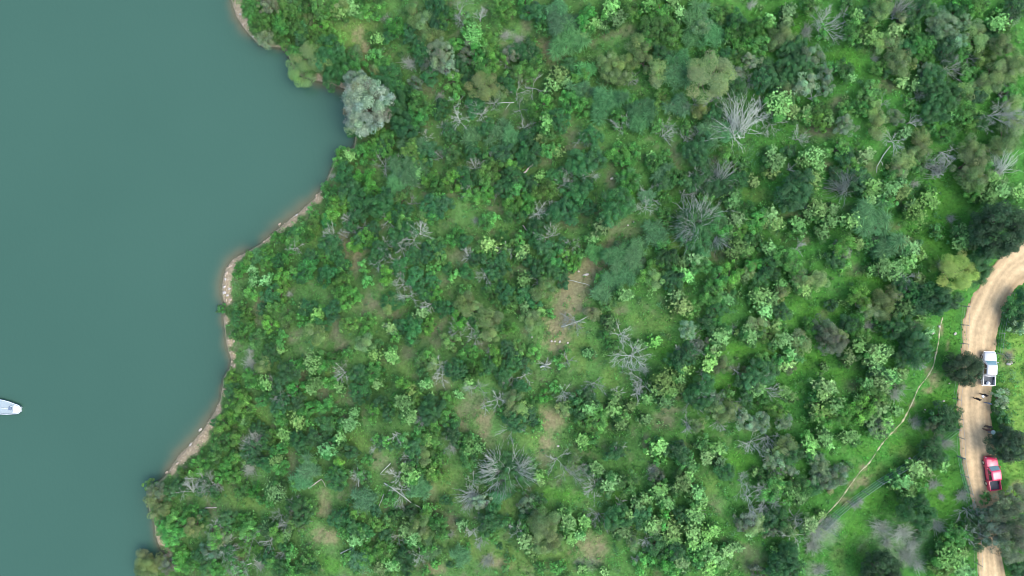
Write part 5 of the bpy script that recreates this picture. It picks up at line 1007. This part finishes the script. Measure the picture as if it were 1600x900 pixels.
# gravel and broken stone on the bare banks
r = np.random.default_rng(5); V, F, C = [], [], []; nb = 0
for x, y, rad in BANKW:
    for _ in range(int(26 * rad)):
        p = np.array([[x, y]]) + r.normal(0, .55 * rad, (1, 2)); d_ = shore_dist(p)[0]
        if d_ < -.4: continue
        z = ground(p)[0]; s = r.uniform(.05, .17) * np.array((1, r.uniform(.5, 1), .6)); v = rand_dir(6, r) * .25 + np.array([(1,0,0),(-1,0,0),(0,1,0),(0,-1,0),(0,0,1),(0,0,-1)])
        V.append(v * s + (p[0, 0], p[0, 1], max(z, -.1) + .04)); F.append(np.array([(0,2,4),(2,1,4),(1,3,4),(3,0,4),(2,0,5),(1,2,5),(3,1,5),(0,3,5)]) + nb); nb += 6
        C.append(np.full((6, 3), 1.0) * np.array((.50,.42,.31)) * r.uniform(.6, 1.35))
gv = link('bank_gravel', mesh_np('bank_gravel', np.vstack(V), np.vstack(F), ROAD_M, np.vstack(C))); tag(gv, 'loose pale stones along the eroded lake banks', 'gravel', kind='stuff')

# ------------------------------------------------------------------ people on the road
SKIN = simple_mat('skin', (.36,.20,.13), .55); SHOE = simple_mat('dark_shoe_leather', (.03,.025,.02), .6); HAIR = simple_mat('black_hair', (.012,.010,.010), .5)
def cloth(n, c): return simple_mat(n, c, .9, noise=.15, scale=9)
def person(px, py, face, shirt, trousers, label, pose='stand', carry=None, hat=None):
    w = world_of(px, py)[0]; bendf = {'stand': .03, 'lean': .75}[pose]
    J, E, Rr, TG = [], [], [], []
    def j(p, r, par=None, tg='t'):
        J.append(p); Rr.append(r); TG.append(tg)
        if par is not None: E.append((par, len(J) - 1))
        return len(J) - 1
    cb, sb = math.cos(bendf), math.sin(bendf)
    def up(x, y, z):                                   # upper body pivots at the hips
        dz = z - .93; return (x, y * cb + dz * sb, .93 + dz * cb - y * sb)
    pel = j((0, 0, .95), (.155, .11), None, 'l'); sp = j(up(0, 0, 1.15), (.135, .10), pel, 's'); ch = j(up(0, 0, 1.36), (.16, .11), sp, 's')
    nk = j(up(0, .01, 1.49), (.055, .055), ch, 'k'); hb = j(up(0, .02, 1.56), (.07, .08), nk, 'k'); hd = j(up(0, .03, 1.63), (.08, .10), hb, 'k'); j(up(0, .02, 1.71), (.065, .08), hd, 'k')
    hands = []
    for s in (-1, 1):
        hp = j((s * .09, 0, .88), (.09, .09), pel, 'l'); kn = j((s * .11, .03 + .03 * s, .50), (.06, .06), hp, 'l'); an = j((s * .12, -.02 + .05 * s, .09), (.042, .042), kn, 'l'); j((s * .13, .15 + .05 * s, .045), (.045, .04), an, 'f')
        sh = j(up(s * .18, 0, 1.42), (.06, .06), ch, 's')
        if carry: el, wr, pm = up(s * .26, .06, 1.15), up(s * .20, .28, 1.08), up(s * .17, .34, 1.07)
        elif pose == 'lean': el, wr, pm = up(s * .24, .12, 1.18), up(s * .20, .28, 1.02), up(s * .19, .33, .96)
        else: el, wr, pm = up(s * .26, -.02, 1.14), up(s * .27, .08 + .05 * s, .90), up(s * .27, .11 + .05 * s, .82)
        e = j(el, (.045, .045), sh, 's'); wv = j(wr, (.032, .03), e, 'k'); j(pm, (.035, .025), wv, 'k'); hands.append((np.array(wr), np.array(pm), s))
    me = bpy.data.meshes.new('skel'); me.from_pydata(J, E, []); ob = bpy.data.objects.new('skel', me); COL.objects.link(ob)
    sm = ob.modifiers.new('skin', 'SKIN'); sub = ob.modifiers.new('sub', 'SUBSURF'); sub.levels = 1; sub.render_levels = 1
    for i, v in enumerate(me.skin_vertices[0].data): v.radius = Rr[i]; v.use_root = i == 0
    bpy.context.view_layer.update()
    ev = ob.evaluated_get(bpy.context.evaluated_depsgraph_get()); nm = bpy.data.meshes.new_from_object(ev)
    bpy.data.objects.remove(ob)
    bm = bmesh.new(); bm.from_mesh(nm)
    mats = {'s': 0, 'l': 1, 'k': 2, 'f': 3}; JA = np.array(J)
    for f in bm.faces:
        c = np.array(f.calc_center_median()); best, bt = 1e9, 's'
        for a, b_ in E:
            ab = JA[b_] - JA[a]; t = np.clip((c - JA[a]) @ ab / (ab @ ab), 0, 1); d_ = np.linalg.norm(c - JA[a] - t * ab)
            if d_ < best: best, bt = d_, TG[b_] if t > .35 or TG[b_] == TG[a] else TG[a]
        f.material_index = mats[bt]; f.smooth = True
    def blob(pts, rads):
        b = MB(); b.tube(pts, rads, 5); vs = [bm.verts.new(v) for v in b.v]
        for q in b.f:
            nf = bm.faces.new([vs[i] for i in q]); nf.material_index = 2; nf.smooth = True
    for wr, pm, s in hands:
        d = unit(pm - wr); sd = unit(np.cross(d, (0, .3, 1))); 
        for k in range(4):
            o = pm + sd * (.024 - .016 * k); ln = (.075, .085, .08, .06)[k]; bd = np.array((-s * .25, .15, -.1)); blob([o, o + d * ln * .55, o + unit(d + bd) * ln], [.010, .009, .007])
        o = wr + (pm - wr) * .5; blob([o, o + unit(d + sd * 1.1) * .045, o + unit(d + sd * .7) * .075], [.012, .010, .008])
    blob([up(0, .12, 1.645), up(0, .145, 1.625), up(0, .13, 1.605)], [.008, .014, .008])
    for s in (-1, 1): blob([up(s * .083, .02, 1.65), up(s * .095, .015, 1.63), up(s * .083, .02, 1.61)], [.012, .014, .010])
    bm.to_mesh(nm); bm.free()
    root = bpy.data.objects.new('person', nm); COL.objects.link(root); nm.materials.clear()
    for m in (shirt, trousers, SKIN, SHOE): nm.materials.append(m)
    root.location = (w[0], w[1], w[2] + .05); root.rotation_euler = (0, 0, math.radians(face)); tag(root, label, 'person', 'people on the dirt road')
    hb_ = MB(); rings = []
    for i, (z, k) in enumerate(((-.02, 1.0), (.03, 1.04), (.08, .92), (.11, .6), (.122, .15))): rings.append([up(.094 * k * math.cos(a), .005 + .112 * k * math.sin(a), 1.665 + z) for a in np.arange(12) * math.pi / 6])
    hb_.loft(rings); hb_.build('hair', HAIR, root, True)
    if hat:
        h_ = MB(); h_.loft([[up(k * math.cos(a), .01 + k * math.sin(a), 1.665 + z) for a in np.arange(14) * 2 * math.pi / 14] for z, k in ((.045, .19), (.055, .19), (.065, .115), (.13, .10), (.15, .05))]); h_.build('hat', hat, root, True)
    if carry:
        b = MB(); b.box((0, 0, 0), (.34, .26, .22)); c = b.build('box', carry, None, bevel=.01); c.matrix_world = root.matrix_basis @ Matrix.Translation(Vector(up(0, .42, 1.12))); tag(c, 'white box held by a person in black near the white pickup', 'box')
    return root
BLK, BLK2, BLU, BRN, NVY, GRY = cloth('black_cloth', (.015,.015,.017)), cloth('charcoal_cloth', (.035,.032,.035)), cloth('blue_grey_cloth', (.13,.19,.30)), cloth('brown_cloth', (.12,.06,.05)), cloth('navy_cloth', (.03,.04,.07)), cloth('grey_cloth', (.2,.2,.22))
person(1520.5, 622, -60, BLK, BLK, 'person in black clothes standing in the middle of the road')
person(1531.5, 615.3, 120, BLK, BLK2, 'person in black holding a white box behind the white pickup', carry=SACK)
person(1538.5, 628.5, 150, BLU, BLU, 'person in blue-grey clothes at the right road edge')
person(1538, 664.5, 200, BLK2, BLK, 'person in dark clothes standing beside the pale drum')
person(1535, 670, -70, BRN, BRN, 'person in brown clothes bending toward the pale drum', 'lean')
DRUM = simple_mat('pale_blue_green_plastic', (.40,.56,.53), .5); w = world_of(1545.5, 673.6)[0]
dr = empty('drum', (w[0], w[1], w[2] + .04)); tag(dr, 'pale blue-green round drum at the right road edge', 'drum')
b = MB(); b.loft([[(k * math.cos(a), k * math.sin(a), z) for a in np.arange(20) * math.pi / 10] for z, k in ((0, .27), (.03, .29), (.28, .29), (.30, .31), (.33, .29), (.60, .29), (.62, .31), (.65, .29), (.86, .29))]); b.build('barrel', GRY, dr, True)
b = MB(); b.loft([[(k * math.cos(a), k * math.sin(a), z) for a in np.arange(20) * math.pi / 10] for z, k in ((.85, .33), (.90, .34), (.93, .32), (.94, .2))]); b.build('lid', DRUM, dr, True)
